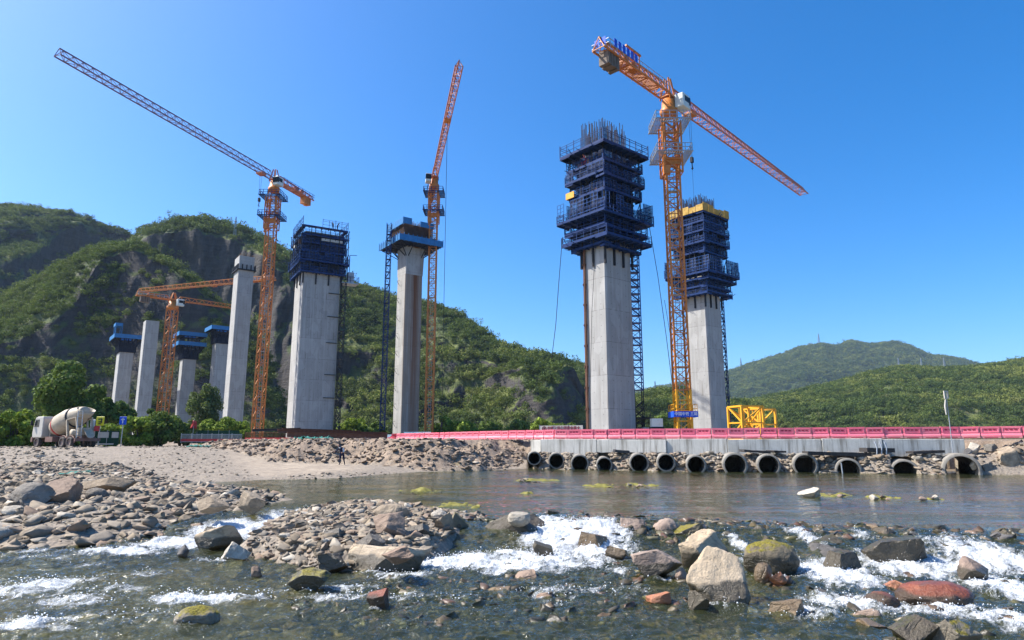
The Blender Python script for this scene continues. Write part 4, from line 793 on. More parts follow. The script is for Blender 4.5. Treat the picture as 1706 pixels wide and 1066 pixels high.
def crane(label, base, ztop, d, L, Lc, w=2.0, mastmat='orange', jibmat='orange', cjmat='orange', bay=1.6, bw=1.5, jh=(1.7, 1.2), trolley=.2, hookz=9, cabside=1, cage=True, railmat='grey', seg=None, zb=2.3, fat=1.0, cabfwd=1.4, cwmat='cw'):
    root = empty('tower_crane', (*base, zb)); tag(root, label, 'tower crane', 'tower cranes'); Z = ztop - zb; d = Vector((d[0], d[1], 0)).normalized(); n = Vector((-d.y, d.x, 0)); up = Vector((0, 0, 1)); O = Vector((0, 0, Z))
    split = seg if seg else 0
    if split: b = MB(); mast(b, w, 0, split, bay, .26 * fat, .11 * fat); b.build('base_section', M['yellow'], root)
    b = MB(); mast(b, w, split, Z - 2.6, bay, .22 * fat, .10 * fat); b.build('mast', M[mastmat], root)
    b = MB()
    for x in (-.25, .25): b.bar((x, .1, 0), (x, .1, Z - 3), .06)
    for i in range(int((Z - 3) / .6)): b.bar((-.25, .1, i * .6), (.25, .1, i * .6), .05)
    for i in range(1, int((Z - 6) / 4.8)): b.bx(-w * .4, w * .4, -w * .1, w * .42, i * 4.8 - .05, i * 4.8)
    b.build('ladder', M['grey' if mastmat != 'jibred' else 'jibred'], root)
    if cage:
        zc0, zc1 = Z - 11.5, Z - 4.0; b = MB(); mast(b, w + .7, zc0, zc1, 1.9, .2 * fat, .12 * fat); b.bx(-w * .6, w * .6, -w * .62, -w * .5, zc0 + 1.2, zc0 + 2.2); b.build('climbing_cage', M[mastmat], root)
        for zz in (zc0 + 2.6, zc1 - .2):
            b = MB(); E = w / 2 + 1.5; I_ = w / 2 + .4; nn = 15
            for k in range(nn + 1):
                q = -E + 2 * E * k / nn
                for s_ in (-1, 1): b.bar((q, s_ * I_, zz), (q, s_ * E, zz), .1, .06); b.bar((s_ * I_, q, zz - .03), (s_ * E, q, zz - .03), .1, .06)
            for k in (I_, E): rail(b, k, k, 0, zz - .1, .08, 2, (1,), .12)
            rail(b, w / 2, w / 2, 1.45, zz, 1.1, 1.0, (.5, 1.0), .07 * fat); b.build('platform', M[railmat], root)
        b = MB(); b.box((-w * .5, -w * .5, zc0 + .4), (.9, .8, 1.2)); b.bar((-w * .6, -w * .6, zc0 - 1.0), (-w * .4, -w * .5, zc0 + 1), .35); b.build('hydraulic_jack', M[mastmat], root)
    b = MB(); b.lathe([(0, 0), (0, w * .62), (.5, w * .7), (.9, w * .7), (1.1, w * .55), (2.4, w * .5), (2.4, 0)], (0, 0, Z - 2.8), (0, 0, 1), 20); b.build('slewing_unit', M[mastmat], root)
    b = MB()
    for s in (-1, 1):
        for q in (-1, 1): b.bar(O + d * q * w * .45 + n * s * w * .45 - up * .5, O + d * q * .25 + n * s * .3 + up * (jh[0] + .9), .2 * fat)
    b.box(O + up * .1, (w * .9, w * .9, .3), math.atan2(d.y, d.x)); b.build('tower_head', M[cjmat], root)
    b = MB(); jibtruss(b, O, d, L, bw, jh[0], jh[1], bay, .17 * fat, .075 * fat, .8); b.build('jib', M[jibmat], root)
    b = MB(); jibtruss(b, O - d * .8, -d, Lc, bw * 1.15, jh[0], jh[0] * .8, bay, .2 * fat, .09 * fat); [b.box(O - d * (Lc * (.2 + .78 * k / int(Lc * 3))) + up * .05, (.16, bw * .9, .06), math.atan2(d.y, d.x)) for k in range(int(Lc * 3))]; b.build('counter_jib', M[cjmat], root)
    b = MB(); an = math.atan2(d.y, d.x)
    for k in range(4): b.box(O - d * (Lc - .5 - k * .62) - up * (.7 + .12 * (k % 2)), (.5, bw * .95, 1.9), an)
    b.build('counterweight', M[cwmat], root)
    b = MB()
    for s in (-1, 1):
        for k in range(int(Lc / 1.5) + 1):
            p = O - d * (1.5 + k * 1.5 * (Lc - 1) / Lc) + n * s * bw * .85; b.bar(p, p + up * 1.15, .06 * fat)
        for hh in (.55, 1.1): b.bar(O - d * 1.5 + n * s * bw * .85 + up * hh, O - d * (Lc + .4) + n * s * bw * .85 + up * hh, .06 * fat)
    for hh in (.55, 1.1): b.bar(O - d * (Lc + .4) + n * bw * .85 + up * hh, O - d * (Lc + .4) - n * bw * .85 + up * hh, .06 * fat)
    b.build('guard_rail', M[railmat], root)
    b = MB(); b.lathe([(-.7, 0), (-.7, .5), (-.55, .5), (-.55, .35), (.55, .35), (.55, .5), (.7, .5), (.7, 0)], O - d * (Lc * .72) + up * .75, n, 14); b.box(O - d * (Lc * .58) + up * .6, (1.3, .9, .9), an); b.build('winch', M[cjmat], root)
    cabo = O + d * cabfwd + n * cabside * (w * .5 + .75) - up * .9; b = MB(); b.box(cabo, (2.0, 1.35, 2.0), an); cb = b.build('cab', M['cab'], root)
    md = cb.modifiers.new('bevel', 'BEVEL'); md.width = .12; md.segments = 2
    b = MB(); b.box(cabo + d * .82 + up * .15, (.45, 1.38, 1.2), an); b.box(cabo + n * cabside * .6 + up * .25, (1.1, .2, .8), an); b.build('window', M['glass'], cb)
    tp = O + d * (L * trolley); b = MB(); b.box(tp - up * .35, (1.6, bw * 1.05, .35), an); b.build('trolley', M[cjmat], root)
    b = MB()
    for s in (-1, 1): b.bar(tp - up * .4 + d * s * .35, tp - up * hookz + d * s * .12, .035 * fat)
    b.box(tp - up * (hookz + .3), (.5, .35, .8), an); b.bar(tp - up * (hookz + .6), tp - up * (hookz + 1.3), .12); b.tube([tp - up * (hookz + 1.3), tp - up * (hookz + 1.6) + d * .2, tp - up * (hookz + 1.75), tp - up * (hookz + 1.6) - d * .2], .09, 6); b.bar(tp - up * (hookz + 1.6), tp - up * (hookz * 1.75 + 1), .025 * fat)
    b.build('hook', M['dark'], root); return root, O, d, n
Yc = 85.0; xc = xat(1140, Yc, 2.2); zc = PY(1118, 163, Yc).z
tipC = PZ(1337, 322, zc); cjC = PZ(1010, 82, zc)
xc2 = PZ(1118, 163, zc).x; bC = (xc, Yc)
dC = (Vector((tipC.x, tipC.y)) - Vector(bC)); LC = dC.length; LcC = (Vector((cjC.x, cjC.y)) - Vector(bC)).length
cr, O, d, n = crane('large orange tower crane in front of the rightmost pier, long jib to the right', bC, zc, dC, LC, LcC, 1.75, jibmat='jibred', bay=1.45, bw=1.5, trolley=.12, hookz=7, cabside=-1, seg=6.6, cabfwd=1.0, railmat='grey', cwmat='cw', jh=(2.0, 1.2))
an = math.atan2(d.y, d.x); b = MB(); up = Vector((0, 0, 1))
for k in range(6): b.box(O - d * (LcC - 1.0 - k * .9) - n * 1.32 + up * 1.0, (.62, .05, 1.1), an)
for k in range(2): b.box(O - d * (LcC + .42) + n * (.5 - k * 1.0) + up * 1.0, (.05, .7, 1.0), an)
b.build('name_panel', M['signblue'], cr)
b = MB(); b.bar(O - d * (LcC * .72) + up * 2.6 - n * .6, O - d * (LcC * .5) + up * 2.6 - n * .6, .25); b.bar(O - d * (LcC * .6) + up * .5 - n * .6, O - d * (LcC * .6) + up * 2.6 - n * .6, .15); b.bar(O - d * (LcC * .52) + up * .5 - n * .6, O - d * (LcC * .52) + up * 2.6 - n * .6, .12); b.build('lifting_frame', M['orange'], cr)
b = MB(); zz = zat(688, 84) - 2.3; ring(b, .9, .9, .6, zz, .12, .2); rail(b, .9, .9, .55, zz, 1.1, .9, (.5, 1.0), .05); b.build('base_platform', M['yellow'], cr)
b = MB()
for sgn in (-1, 1): b.box((0, sgn * 1.52, zz - .15), (3.04, .05, .72)); b.box((sgn * 1.52, 0, zz - .15), (.05, 2.98, .72))
bn = b.build('banner', M['signblue'], cr)
def text(txt, size, loc, rot, mat, parent=None, name='lettering', ext=.01, sx=1.0):
    cu = bpy.data.curves.new(name, 'FONT'); cu.body = txt; cu.size = size; cu.extrude = ext; cu.align_x = 'CENTER'; cu.align_y = 'CENTER'; cu.offset = size * .012
    o = bpy.data.objects.new('tmp', cu); SC.collection.objects.link(o); dg = bpy.context.evaluated_depsgraph_get(); dg.update(); me = bpy.data.meshes.new_from_object(o.evaluated_get(dg)); bpy.data.objects.remove(o)
    me.materials.clear(); me.materials.append(mat); q = bpy.data.objects.new(name, me); q.location = loc; q.rotation_euler = rot; q.scale = (sx, 1, 1); return link(q, parent)
text('中国中铁 三局', .46, (0, -1.56, zz - .15), (R(90), 0, 0), M['letterwhite'], bn)
# left crane
Ya = 140.0; xa = xat(427, Ya, 2.2); zA = PY(453, 300, Ya).z; tA = PZ(104, 97, zA); cA = PZ(524, 333, zA); dA = Vector((tA.x, tA.y)) - Vector((xa, Ya))
crane('orange tower crane left of the wide pier, very long violet jib up to the left', (xa, Ya), zA, dA, dA.length, (Vector((cA.x, cA.y)) - Vector((xa, Ya))).length * .97, 1.8, mastmat='orange', jibmat='jibviolet', cjmat='jibred', bay=1.7, bw=1.4, trolley=.09, hookz=6, cabside=1, railmat='navy', fat=1.0, jh=(1.6, 1.3), cwmat='orange', cabfwd=.8)
Yb = 152.0; xb = xat(714, Yb, 2.2); zB = PY(721, 296, Yb).z; tB = PZ(764, 114, zB); dB = Vector((tB.x, tB.y)) - Vector((xb, Yb))
crane('orange tower crane right of the slim stained pier, jib pointing overhead', (xb, Yb), zB, dB, dB.length, 12, 1.7, jibmat='jibred', bay=1.7, bw=1.3, trolley=.62, hookz=60, cabside=-1, railmat='navy', fat=1.1, cwmat='dark')
Yd = 190.0; xd = xat(266, Yd, 2.2); zD = PY(285, 500, Yd).z; tD = PZ(385, 513, zD)
crane('short orange tower crane between the far left piers, jib lying to the right', (xd, Yd), zD, (tD.x - xd, tD.y - Yd), math.hypot(tD.x - xd, tD.y - Yd), 9, 2.3, bay=2.0, bw=1.3, fat=1.1, cage=False, trolley=.15, hookz=4, cabside=-1, jh=(1.3, 1.0))
Ye = 215.0; xe = xat(392, Ye, 2.2); zE = PY(400, 470, Ye).z; cE = PZ(234, 486, zE); dE = (cE.x - xe, cE.y - Ye)
crane('orange tower crane hidden behind the tall bare pier, jib lying to the left', (xe, Ye), zE, dE, math.hypot(*dE), 10, 2.0, bay=2.0, bw=1.4, fat=1.15, cage=False, trolley=.3, hookz=3, cabside=-1, jh=(1.7, 1.2))
# spare yellow mast sections standing behind the barriers
for k, (px, Ys, w, hh, rz, lab) in enumerate(((1245, 66, 2.35, 3.1, .25, 'yellow crane mast section on the deck, left and nearer of two'), (1268, 69, 2.2, 3.0, .5, 'yellow crane mast section behind the nearer one'))):
    root = empty('mast_section', (xat(px, Ys, 2.2), Ys, 2.55), rz); tag(root, lab, 'crane section', 'spare yellow crane sections'); b = MB(); mast(b, w, 0, hh + .1, 1.55, .2, .12)
    for c in ((-1, -1), (1, -1), (1, 1), (-1, 1)): a = c; e = (-c[1], c[0]); b.bar((a[0] * w / 2, a[1] * w / 2, hh + .1), (e[0] * w / 2, e[1] * w / 2, hh + .1), .16)
    b.build('frame', M['yellow'], root); b = MB()
    for x in (-.22, .22): b.bar((x, w * .3, 0), (x, w * .3, hh), .06)
    for i in range(6): b.bar((-.22, w * .3, i * .5 + .2), (.22, w * .3, i * .5 + .2), .05)
    b.build('ladder', M['yellow'], root)
# ------------------------------------------------------------------ bank furniture, fences, signs
def beam(px0, py0, px1, py1, Y0, Y1, h, lab, mat='rust'):
    p, q = PY(px0, py0, Y0), PY(px1, py1, Y1); d = (q - p); L = d.length; b = MB()
    prof = [(-.2, 0), (.2, 0), (.2, .04), (.03, .06), (.03, h - .06), (.2, h - .04), (.2, h), (-.2, h), (-.2, h - .04), (-.03, h - .06), (-.03, .06), (-.2, .04)]
    dn = d.normalized(); side = Vector((-dn.y, dn.x, 0)).normalized(); b.prism(prof, (0, 0, 0), side, (0, 0, 1), d); tag(b.build('steel_beam', M[mat], loc=p), lab, 'steel beam', 'steel beams on the bank')
beam(478, 728, 645, 731.5, 82, 88, .62, 'lower rusty steel beam lying along the top of the bank')
beam(462, 721, 645, 726, 83, 89, .45, 'upper rusty steel beam stacked on the lower beam')
beam(470, 717, 600, 721, 84.5, 89, .3, 'thin rusty steel beam topmost of the stack on the bank')
beam(420, 719, 500, 717, 92, 88, .35, 'dark steel beam left of the rusty beam stack', 'dark')
def panel_fence(name, lab, cat, px0, px1, Y0, Y1, z0, h, pm, fm, n, mesh=False, grp=None, rails=None):
    p = Vector((xat(px0, Y0, 2.2), Y0, z0)); q = Vector((xat(px1, Y1, 2.2), Y1, z0)); root = empty(name, p); tag(root, lab, cat, grp); d = q - p
    for i in range(n):
        a, c = d * (i / n), d * ((i + 1) / n); dn = d.normalized(); b = MB()
        if mesh:
            m = 12
            for j in range(m + 1): t = a + (c - a) * (j / m); b.bar(t + Vector((0, 0, .12)), t + Vector((0, 0, h)), .035)
            for hh in (.12, h): b.bar(a + Vector((0, 0, hh)), c + Vector((0, 0, hh)), .06)
        else: b.bar(a + dn * .03 + Vector((0, 0, h / 2 + .05)), c - dn * .03 + Vector((0, 0, h / 2 + .05)), .05, h)
        b.build('panel', pm, root); b = MB(); b.bar(a, a + Vector((0, 0, h + .12)), .08); b.build('post', fm, root)
        if rails: b = MB(); b.bar(a + Vector((0, 0, .35)) - Vector((0, .05, 0)), c + Vector((0, 0, .35)) - Vector((0, .05, 0)), .03, .35); b.build('lower_board', rails, root)
    return root, d
panel_fence('hoarding', 'dark green sheet hoarding behind the red and white railing', 'fence', 290, 398, 100, 104, 2.1, 1.95, M['greenhoard'], M['grey'], 6)
panel_fence('crowd_fence', 'white railing with red lower boards along the bank top at left', 'fence', 301, 402, 92, 94, 2.25, 1.15, M['grey'], M['white'], 6, True, None, M['redpaint'])
panel_fence('crowd_fence', 'rusty red railing continuing behind the rusty beams', 'fence', 408, 490, 93, 90, 2.4, 1.2, M['rust'], M['rust'], 5, True, None, M['redpaint'])
rt, d = panel_fence('hoarding', 'pale blue and white printed hoarding at the foot of the slim pier', 'fence', 672, 718, 95, 94, 2.4, 1.3, M['hoardwhite'], M['grey'], 3)
rt, d = panel_fence('hoarding', 'short pale blue hoarding left of the dark green one by the slim pier', 'fence', 642, 663, 95.5, 95, 2.4, .95, M['hoardwhite'], M['grey'], 2)
panel_fence('hoarding', 'small dark green hoarding between two pale ones', 'fence', 663, 672, 95.2, 95.1, 2.4, 1.0, M['greenhoard'], M['grey'], 1)
rt, d = panel_fence('notice_hoarding', 'dark green hoarding with two white notice panels beside the mixer truck', 'fence', 156, 198, 72, 73, 1.95, 1.5, M['greenhoard'], M['grey'], 2)
for a, c in ((.15, .58), (.70, .97)):
    b = MB(); b.bar(d * a + Vector((0, -.08, 1.12)), d * c + Vector((0, -.08, 1.12)), .02, .62); b.build('notice', M['white'], rt)
b = MB(); b.bar(d * .05 + Vector((0, -.3, .15)), d * .85 + Vector((0, -.3, .15)), .25, .15); b.build('kerb_board', M['white'], rt)
rt, d = panel_fence('site_sign', 'long white sign with maroon characters left of the centre right pier', 'sign', 899, 972, 72.5, 70.5, 2.55, 1.45, M['white'], M['grey'], 3)
an = math.atan2(d.y, d.x); b = MB(); L = d.length
o = text('中铁三局集团青金路大', .50, d * .56 + Vector((math.sin(an), -math.cos(an), 0)) * .045 + Vector((0, 0, 1.16)), (R(90), 0, an), M['letters'], rt, sx=L * .78 / 5.2)
b = MB(); b.lathe([(0, .27), (0, .2), (.02, .2), (.02, .27), (0, .27)], d * .115 + Vector((math.sin(an), -math.cos(an), 0)) * .05 + Vector((0, 0, 1.16)), (-math.sin(an), math.cos(an), 0), 20); q = d * .115 + Vector((math.sin(an), -math.cos(an), 0)) * .045 + Vector((0, 0, 1.16)); b.bar(q - Vector((0, 0, .22)), q + Vector((0, 0, .22)), .09, .03); b.box(q, (.3, .03, .09), an); b.build('emblem', M['letters'], rt)
def post_sign(lab, px, Y, ptop, pbot, w, h, mat, cat='sign', glyph=None, gm=None, z0=None):
    x = xat(px, Y, 2.2); z0 = gh(x, Y) - .1 if z0 is None else z0; zt = zat(ptop, Y); root = empty('post_sign', (x, Y, z0)); tag(root, lab, cat); b = MB(); b.tube([(0, 0.06, 0), (0, 0.06, zt - z0)], .05, 8); b.build('post', M['grey'], root)
    b = MB(); b.box((0, 0, zt - z0 - h / 2), (w, .05, h)); s = b.build('sign_plate', M[mat], root); md = s.modifiers.new('bevel', 'BEVEL'); md.width = .05
    if glyph:
        b = MB(); c = zt - z0 - h / 2
        for (x0, y0, x1, y1) in glyph: b.bar((x0 * w, -.035, c + y0 * h), (x1 * w, -.035, c + y1 * h), .02, w * .13)
        b.build('symbol', M[gm], s)
post_sign('yellow warning sign with a black symbol left of the green notice hoarding', 163, 71.5, 694, 0, .85, .95, 'signyellow', glyph=[(-.25, .2, .2, .25), (.2, .25, .15, -.25), (-.2, -.1, .2, -.05), (-.2, -.3, .1, -.3)], gm='letterblack')
post_sign('blue road sign with a white arrow at the right end of the green notice hoarding', 201, 71.5, 694, 0, .75, .85, 'signblue', glyph=[(0, -.35, 0, .3), (-.22, .08, 0, .32), (.22, .08, 0, .32)], gm='letterwhite')
post_sign('small pale green sign left of the yellow warning sign', 151, 71, 699, 0, .5, .75, 'cab')
# red flag, lamp post, hill masts
b = MB(); x = xat(320, 97, 2.2); root = empty('flag', (x, 97, 2.1)); tag(root, 'red flag on a pole above the dark green hoarding', 'flag'); b.tube([(0, 0, 0), (0, 0, zat(698, 97) - 2.1)], .04, 8); b.build('pole', M['grey'], root)
V = [(-.42 + .95 * u + .05 * math.sin(v * 5), .06 * math.sin(u * 9 + v * 2), zat(700, 97) - 2.1 - 1.1 * v - .1 * u + (.25 * (u - .5) ** 2) * -1) for u in [i / 8 for i in range(9)] for v in [j / 8 for j in range(9)]]
b = MB(); b.add([(p[0] * (.55 + .45 * ((zat(700, 97) - 2.1 - p[2]))), p[1], p[2]) for p in V], [tuple(f) for f in grid_faces(9, 9)], True); f = b.build('cloth', M['redpaint'], root); f.modifiers.new('s', 'SOLIDIFY').thickness = .02
M['redpaint'].node_tree.nodes['Principled BSDF'].inputs['Roughness'].default_value = .6
x = xat(1586, 50.2, 2.2); root = empty('lamp_post', (x, 50.2, 1.3)); tag(root, 'slim post with a pale box lamp and white wind sock above the barriers', 'lamp post'); zt = zat(652, 50.2) - 1.3
b = MB(); b.tube([(0, 0, 0), (0, 0, zt * .62), (-.02, 0, zt)], [.035, .03, .025], 8); b.build('pole', M['grey'], root)
b = MB()
for q in ((-.16, .16), ): b.bx(-.17, -.11, -.05, .05, zt - .55, zt + .05); b.bx(.08, .14, -.05, .05, zt - .55, zt + .05); b.bx(-.11, .08, -.05, .05, zt - .05, zt + .05); b.bx(-.11, .08, -.05, .05, zt - .55, zt - .47)
b.build('lamp_frame', M['white'], root); b = MB(); b.tube([(-.1, 0, zt - .6), (-.18, 0, zt - 1.1), (-.16, 0, zt - 1.75)], [.04, .075, .05], 8); b.build('wind_sock', M['white'], root)
def mast_far(px, py0, py1, Y, lab, w=3.0):
    p = PY(px, py1, Y); h = zat(py0, Y) - p.z; b = MB(); n = 7
    for sx in (-1, 1):
        for sy in (-1, 1): b.bar((sx * w / 2, sy * w / 2, -8), (sx * .15, sy * .15, h), max(.18, Y * .00035))
    for i in range(n):
        k = 1 - i / n; k2 = 1 - (i + 1) / n
        for sy in (-1, 1): b.bar((-w / 2 * k, sy * w / 2 * k, h * i / n), (w / 2 * k2, sy * w / 2 * k2, h * (i + 1) / n), max(.1, Y * .0002)); b.bar((w / 2 * k, sy * w / 2 * k, h * i / n), (-w / 2 * k2, sy * w / 2 * k2, h * (i + 1) / n), max(.1, Y * .0002))
    if px == 392: b.lathe([(h * .5, 0), (h * .5 + .2, .5), (h * .5 + 1.0, 1.0), (h * .5 + 1.2, .6), (h * .5 + 1.2, 0)], (0, 0, 0), (0, 0, 1), 10)
    tag(b.build('lattice_tower', M['grey'], loc=p), lab, 'mast')
    return p
p = mast_far(392, 361, 380, 424, 'short mast with a dish on the hilltop behind the left crane', 1.6)
mast_far(1365, 555, 577, 2690, 'lattice mast on the left shoulder of the far right mountain', 12); mast_far(1235, 596, 615, 2690, 'lattice mast low on the left slope of the far mountain', 10); mast_far(1092, 635, 657, 420, 'thin lattice mast seen between the two right piers', 1.6)
for k, px in enumerate((1498, 1536, 1574)): mast_far(px, 596, 614, 900, ['pylon on the ridge of the right hill, left of three', 'pylon on the ridge of the right hill, middle of three', 'pylon on the ridge of the right hill, right of three'][k], 3.5)
# person bending on the shore by the bank foot
Yp = 45.0
while zat(775, Yp) > gh(xat(569, Yp, .4), Yp) and Yp < 70: Yp += .2
p = Vector((xat(569, Yp, .4), Yp, gh(xat(569, Yp, .4), Yp) + .0)); b = bpy.data.meshes.new('person')
sk = [(0, 0, .92), (.0, -.02, 1.12), (-.05, -.10, 1.32), (-.12, -.18, 1.46), (-.17, -.24, 1.52), (-.22, -.28, 1.63), (-.23, -.29, 1.72),
      (-.11, .0, .88), (-.13, -.08, .50), (-.16, .02, .10), (-.19, -.12, .05), (.12, .02, .88), (.17, -.04, .50), (.24, .06, .10), (.25, -.08, .05),
      (-.26, -.16, 1.38), (-.38, -.28, 1.16), (-.46, -.42, 1.12), (-.50, -.47, 1.12), (.08, -.10, 1.38), (.20, -.16, 1.12), (.12, -.30, 1.05), (.09, -.34, 1.05)]
ed = [(0, 1), (1, 2), (2, 3), (3, 4), (4, 5), (5, 6), (0, 7), (7, 8), (8, 9), (9, 10), (0, 11), (11, 12), (12, 13), (13, 14), (2, 15), (15, 16), (16, 17), (17, 18), (2, 19), (19, 20), (20, 21), (21, 22)]
rad = [.15, .14, .16, .08, .06, .095, .085, .10, .075, .05, .045, .10, .075, .05, .045, .07, .05, .04, .035, .07, .05, .04, .035]
b.from_pydata(sk, ed, []); o = bpy.data.objects.new('person', b); o.location = p; link(o); b.materials.append(M['cloth']); sm = o.modifiers.new('skin', 'SKIN'); ss_ = o.modifiers.new('sub', 'SUBSURF'); ss_.levels = ss_.render_levels = 2
for i, v in enumerate(b.skin_vertices[0].data if b.skin_vertices else []): v.radius = (rad[i], rad[i])
if not b.skin_vertices:
    bpy.context.view_layer.objects.active = o
dg = bpy.context.evaluated_depsgraph_get(); dg.update()
if b.skin_vertices:
    for i, v in enumerate(b.skin_vertices[0].data): v.radius = (rad[i], rad[i]); v.use_root = i == 0
tag(o, 'person in dark navy clothes standing at the foot of the dirt bank', 'person')
b = MB(); b.lathe([(-.10, .085), (-.02, .10), (.06, .085), (.10, .04), (.11, 0)], (-.225, -.285, 1.70), (0, 0, 1), 12); b.build('hair', M['dark'], o)
b = MB(); b.lathe([(-.08, 0), (-.06, .06), (.02, .075), (.08, .05), (.09, 0)], (-.235, -.335, 1.62), (0, 0, 1), 12); b.build('face', M['skin'], o)
b = MB(); b.tube([(.09, -.12, 1.36), (.19, -.18, 1.13), (.13, -.30, 1.06)], [.085, .07, .055], 10); b.build('pale_sleeve', M['whitecloth'], o)
b = MB(); b.tube([(-.14, -.20, 1.40), (-.16, -.22, 1.49)], [.09, .07], 10); b.build('collar', M['whitecloth'], o)
for xx, yy in ((-.50, -.47), (.09, -.34)):
    b = MB(); b.tube([(xx, yy, 1.12 if xx < 0 else 1.05), (xx - .02, yy - .05, 1.10 if xx < 0 else 1.03)], [.035, .04], 8)
    for f in range(4): b.tube([(xx - .045 + f * .022, yy - .05, 1.10 if xx < 0 else 1.03), (xx - .05 + f * .024, yy - .10, 1.08 if xx < 0 else 1.01), (xx - .045 + f * .022, yy - .12 + .01 * (f % 2), 1.05 if xx < 0 else .98)], [.010, .009, .007], 6)
    b.tube([(xx + .035, yy - .02, 1.11 if xx < 0 else 1.04), (xx + .06, yy - .06, 1.08 if xx < 0 else 1.01)], [.011, .008], 6); b.build('hand', M['skin'], o)
# teal netting on the bank
for (px, py, Y, w, h, lab) in ((511, 741, 70, 1.5, 1.0, 'torn teal net on the bank below the rusty beams'), (524, 750, 67, 1.7, .9, 'teal net trailing down the bank below the first one'), (330, 745, 70, 1.2, .5, 'dark teal net bundle at the left end of the bank'), (120, 770, 40, 1.6, .25, 'scrap of teal net on the left gravel slope')):
    c = PY(px, py, Y); V = []; n = 22; g = np.random.default_rng(int(px))
    u, v = np.meshgrid(np.linspace(-1, 1, n), np.linspace(-1, 1, n)); r = np.sqrt(u * u + v * v); x = c.x + u.ravel() * w; y = c.y + v.ravel() * 1.4
    z = ground_h(x, y)[0] + .08 + .22 * h * np.abs(fbm(xy(x, y, 1.0, 2.3), 4)) * 2; keep = (fbm(xy(x, y, 5.0, 1.4), 3) + (1 - r.ravel()) * .8) > 0.05
    Fq = [f for f in grid_faces(n, n) if keep[list(f)].all()]
    o = link(bpy.data.objects.new('net', np_mesh('net', np.stack([x - c.x, y - c.y, z - c.z], 1), np.array(Fq), M['net'], True))); o.location = c; o.modifiers.new('s', 'SOLIDIFY').thickness = .02; tag(o, lab, 'net')
# ------------------------------------------------------------------ mixer truck
tx, ty = -46.0, 67.0; root = empty('mixer_truck', (xat(108, 68, 1.9), 68, gh(xat(108, 68, 1.9), 68) - .02), math.atan2(.50, -.866)); tag(root, 'dusty cream concrete mixer truck with a red drum stripe parked at left', 'truck')
b = MB(); b.prism([(2.35, 1.0), (4.15, 1.0), (4.25, 1.5), (4.15, 2.1), (3.85, 3.05), (3.5, 3.15), (2.35, 3.15), (2.25, 2.9), (2.25, 1.2)], (0, -1.2, 0), (1, 0, 0), (0, 0, 1), (0, 2.4, 0)); cb = b.build('cab', M['white'], root); md = cb.modifiers.new('bevel', 'BEVEL'); md.width = .09; md.segments = 3
b = MB(); b.prism([(4.13, 2.15), (3.90, 2.92), (3.93, 2.95), (4.18, 2.15)], (0, -1.05, 0), (1, 0, 0), (0, 0, 1), (0, 2.1, 0))
for s in (-1, 1): b.prism([(3.0, 2.1), (3.95, 2.1), (3.72, 2.85), (3.0, 2.85)], (0, s * 1.2 - .012, 0), (1, 0, 0), (0, 0, 1), (0, .03 * 1, 0))
b.build('window', M['glass'], cb); b = MB(); b.box((4.2, 0, .85), (.3, 2.4, .5)); b.build('bumper', M['chassis'], root)
for s in (-1, 1): b = MB(); b.box((4.05, s * 1.4, 2.5), (.1, .22, .5)); b.bar((4.0, s * 1.2, 2.7), (4.05, s * 1.4, 2.7), .05); b.build('mirror', M['dark'], cb); b = MB(); b.box((4.27, s * .9, 1.25), (.08, .35, .22)); b.build('headlight', M['white'], cb)
b = MB()
for s in (-1, 1): b.bx(-4.0, 2.3, s * .45 - .08, s * .45 + .08, .85, 1.15)
for x in (-3.8, -1, 1.5): b.bx(x, x + .15, -.5, .5, .9, 1.1)
b.bx(.2, 1.6, -1.15, -.6, .6, 1.1); b.bx(.2, 1.6, .6, 1.15, .6, 1.1); b.bx(-4.1, -3.95, -1.2, 1.2, .65, .95); b.build('chassis', M['chassis'], root)
for xw in (3.2, -1.6, -2.95):
    for s in (-1, 1):
        b = MB(); b.lathe([(-.16, .28), (-.16, .48), (-.12, .53), (.12, .53), (.16, .48), (.16, .28), (-.16, .28)], (xw, s * 1.02, .53), (0, 1, 0), 26); t_ = b.build('tyre', M['tyre'], root)
        b = MB(); b.lathe([(0, 0), (.05 * s, .1), (.02 * s, .2), (.1 * s, .29), (-.1 * s, .29), (-.1 * s, 0)], (xw, s * 1.05, .53), (0, 1, 0), 20); b.build('rim', M['rim'], t_)
for xw in (-1.6, -2.95):
    for s in (-1, 1): b = MB(); b.tube([(xw + .72 * math.cos(q), s * 1.02, .53 + .66 * math.sin(q)) for q in [math.pi * k / 8 for k in range(9)]], .05, 6); b.build('mudguard', M['chassis'], root)
ax = Vector((-.955, 0, .30)).normalized(); o0 = Vector((1.95, 0, 1.95)); b = MB(); b.lathe([(0, 0), (0, .55), (.35, .95), (1.3, 1.18), (2.7, 1.18), (4.0, .92), (5.2, .58), (5.3, .52), (5.3, 0)], o0, ax, 32); dr = b.build('drum', M['drum'], root)
b = MB(); b.lathe([(.85, 1.085), (1.2, 1.18), (1.22, 1.165), (.85, 1.085)], o0, ax, 32); b.build('red_stripe', M['redpaint'], dr); b = MB(); b.lathe([(3.55, 1.03), (3.55, 1.08), (3.72, 1.05), (3.72, .99)], o0, ax, 32); b.build('drum_ring', M['dark'], dr)
b = MB(); b.bar((1.95, -.5, 1.0), (1.95, -.5, 2.2), .2); b.bar((1.95, .5, 1.0), (1.95, .5, 2.2), .2); b.box((1.95, 0, 2.0), (.3, 1.2, .5))
for s in (-1, 1): b.bar((-2.2, s * .95, 1.1), (-1.75, s * .95, 2.75), .16); b.bar((-3.6, s * .7, 1.1), (-3.0, s * .75, 3.0), .14); b.bar((-3.0, s * .75, 3.0), (-1.75, s * .95, 2.75), .12)
b.build('drum_stand', M['drum'], root)
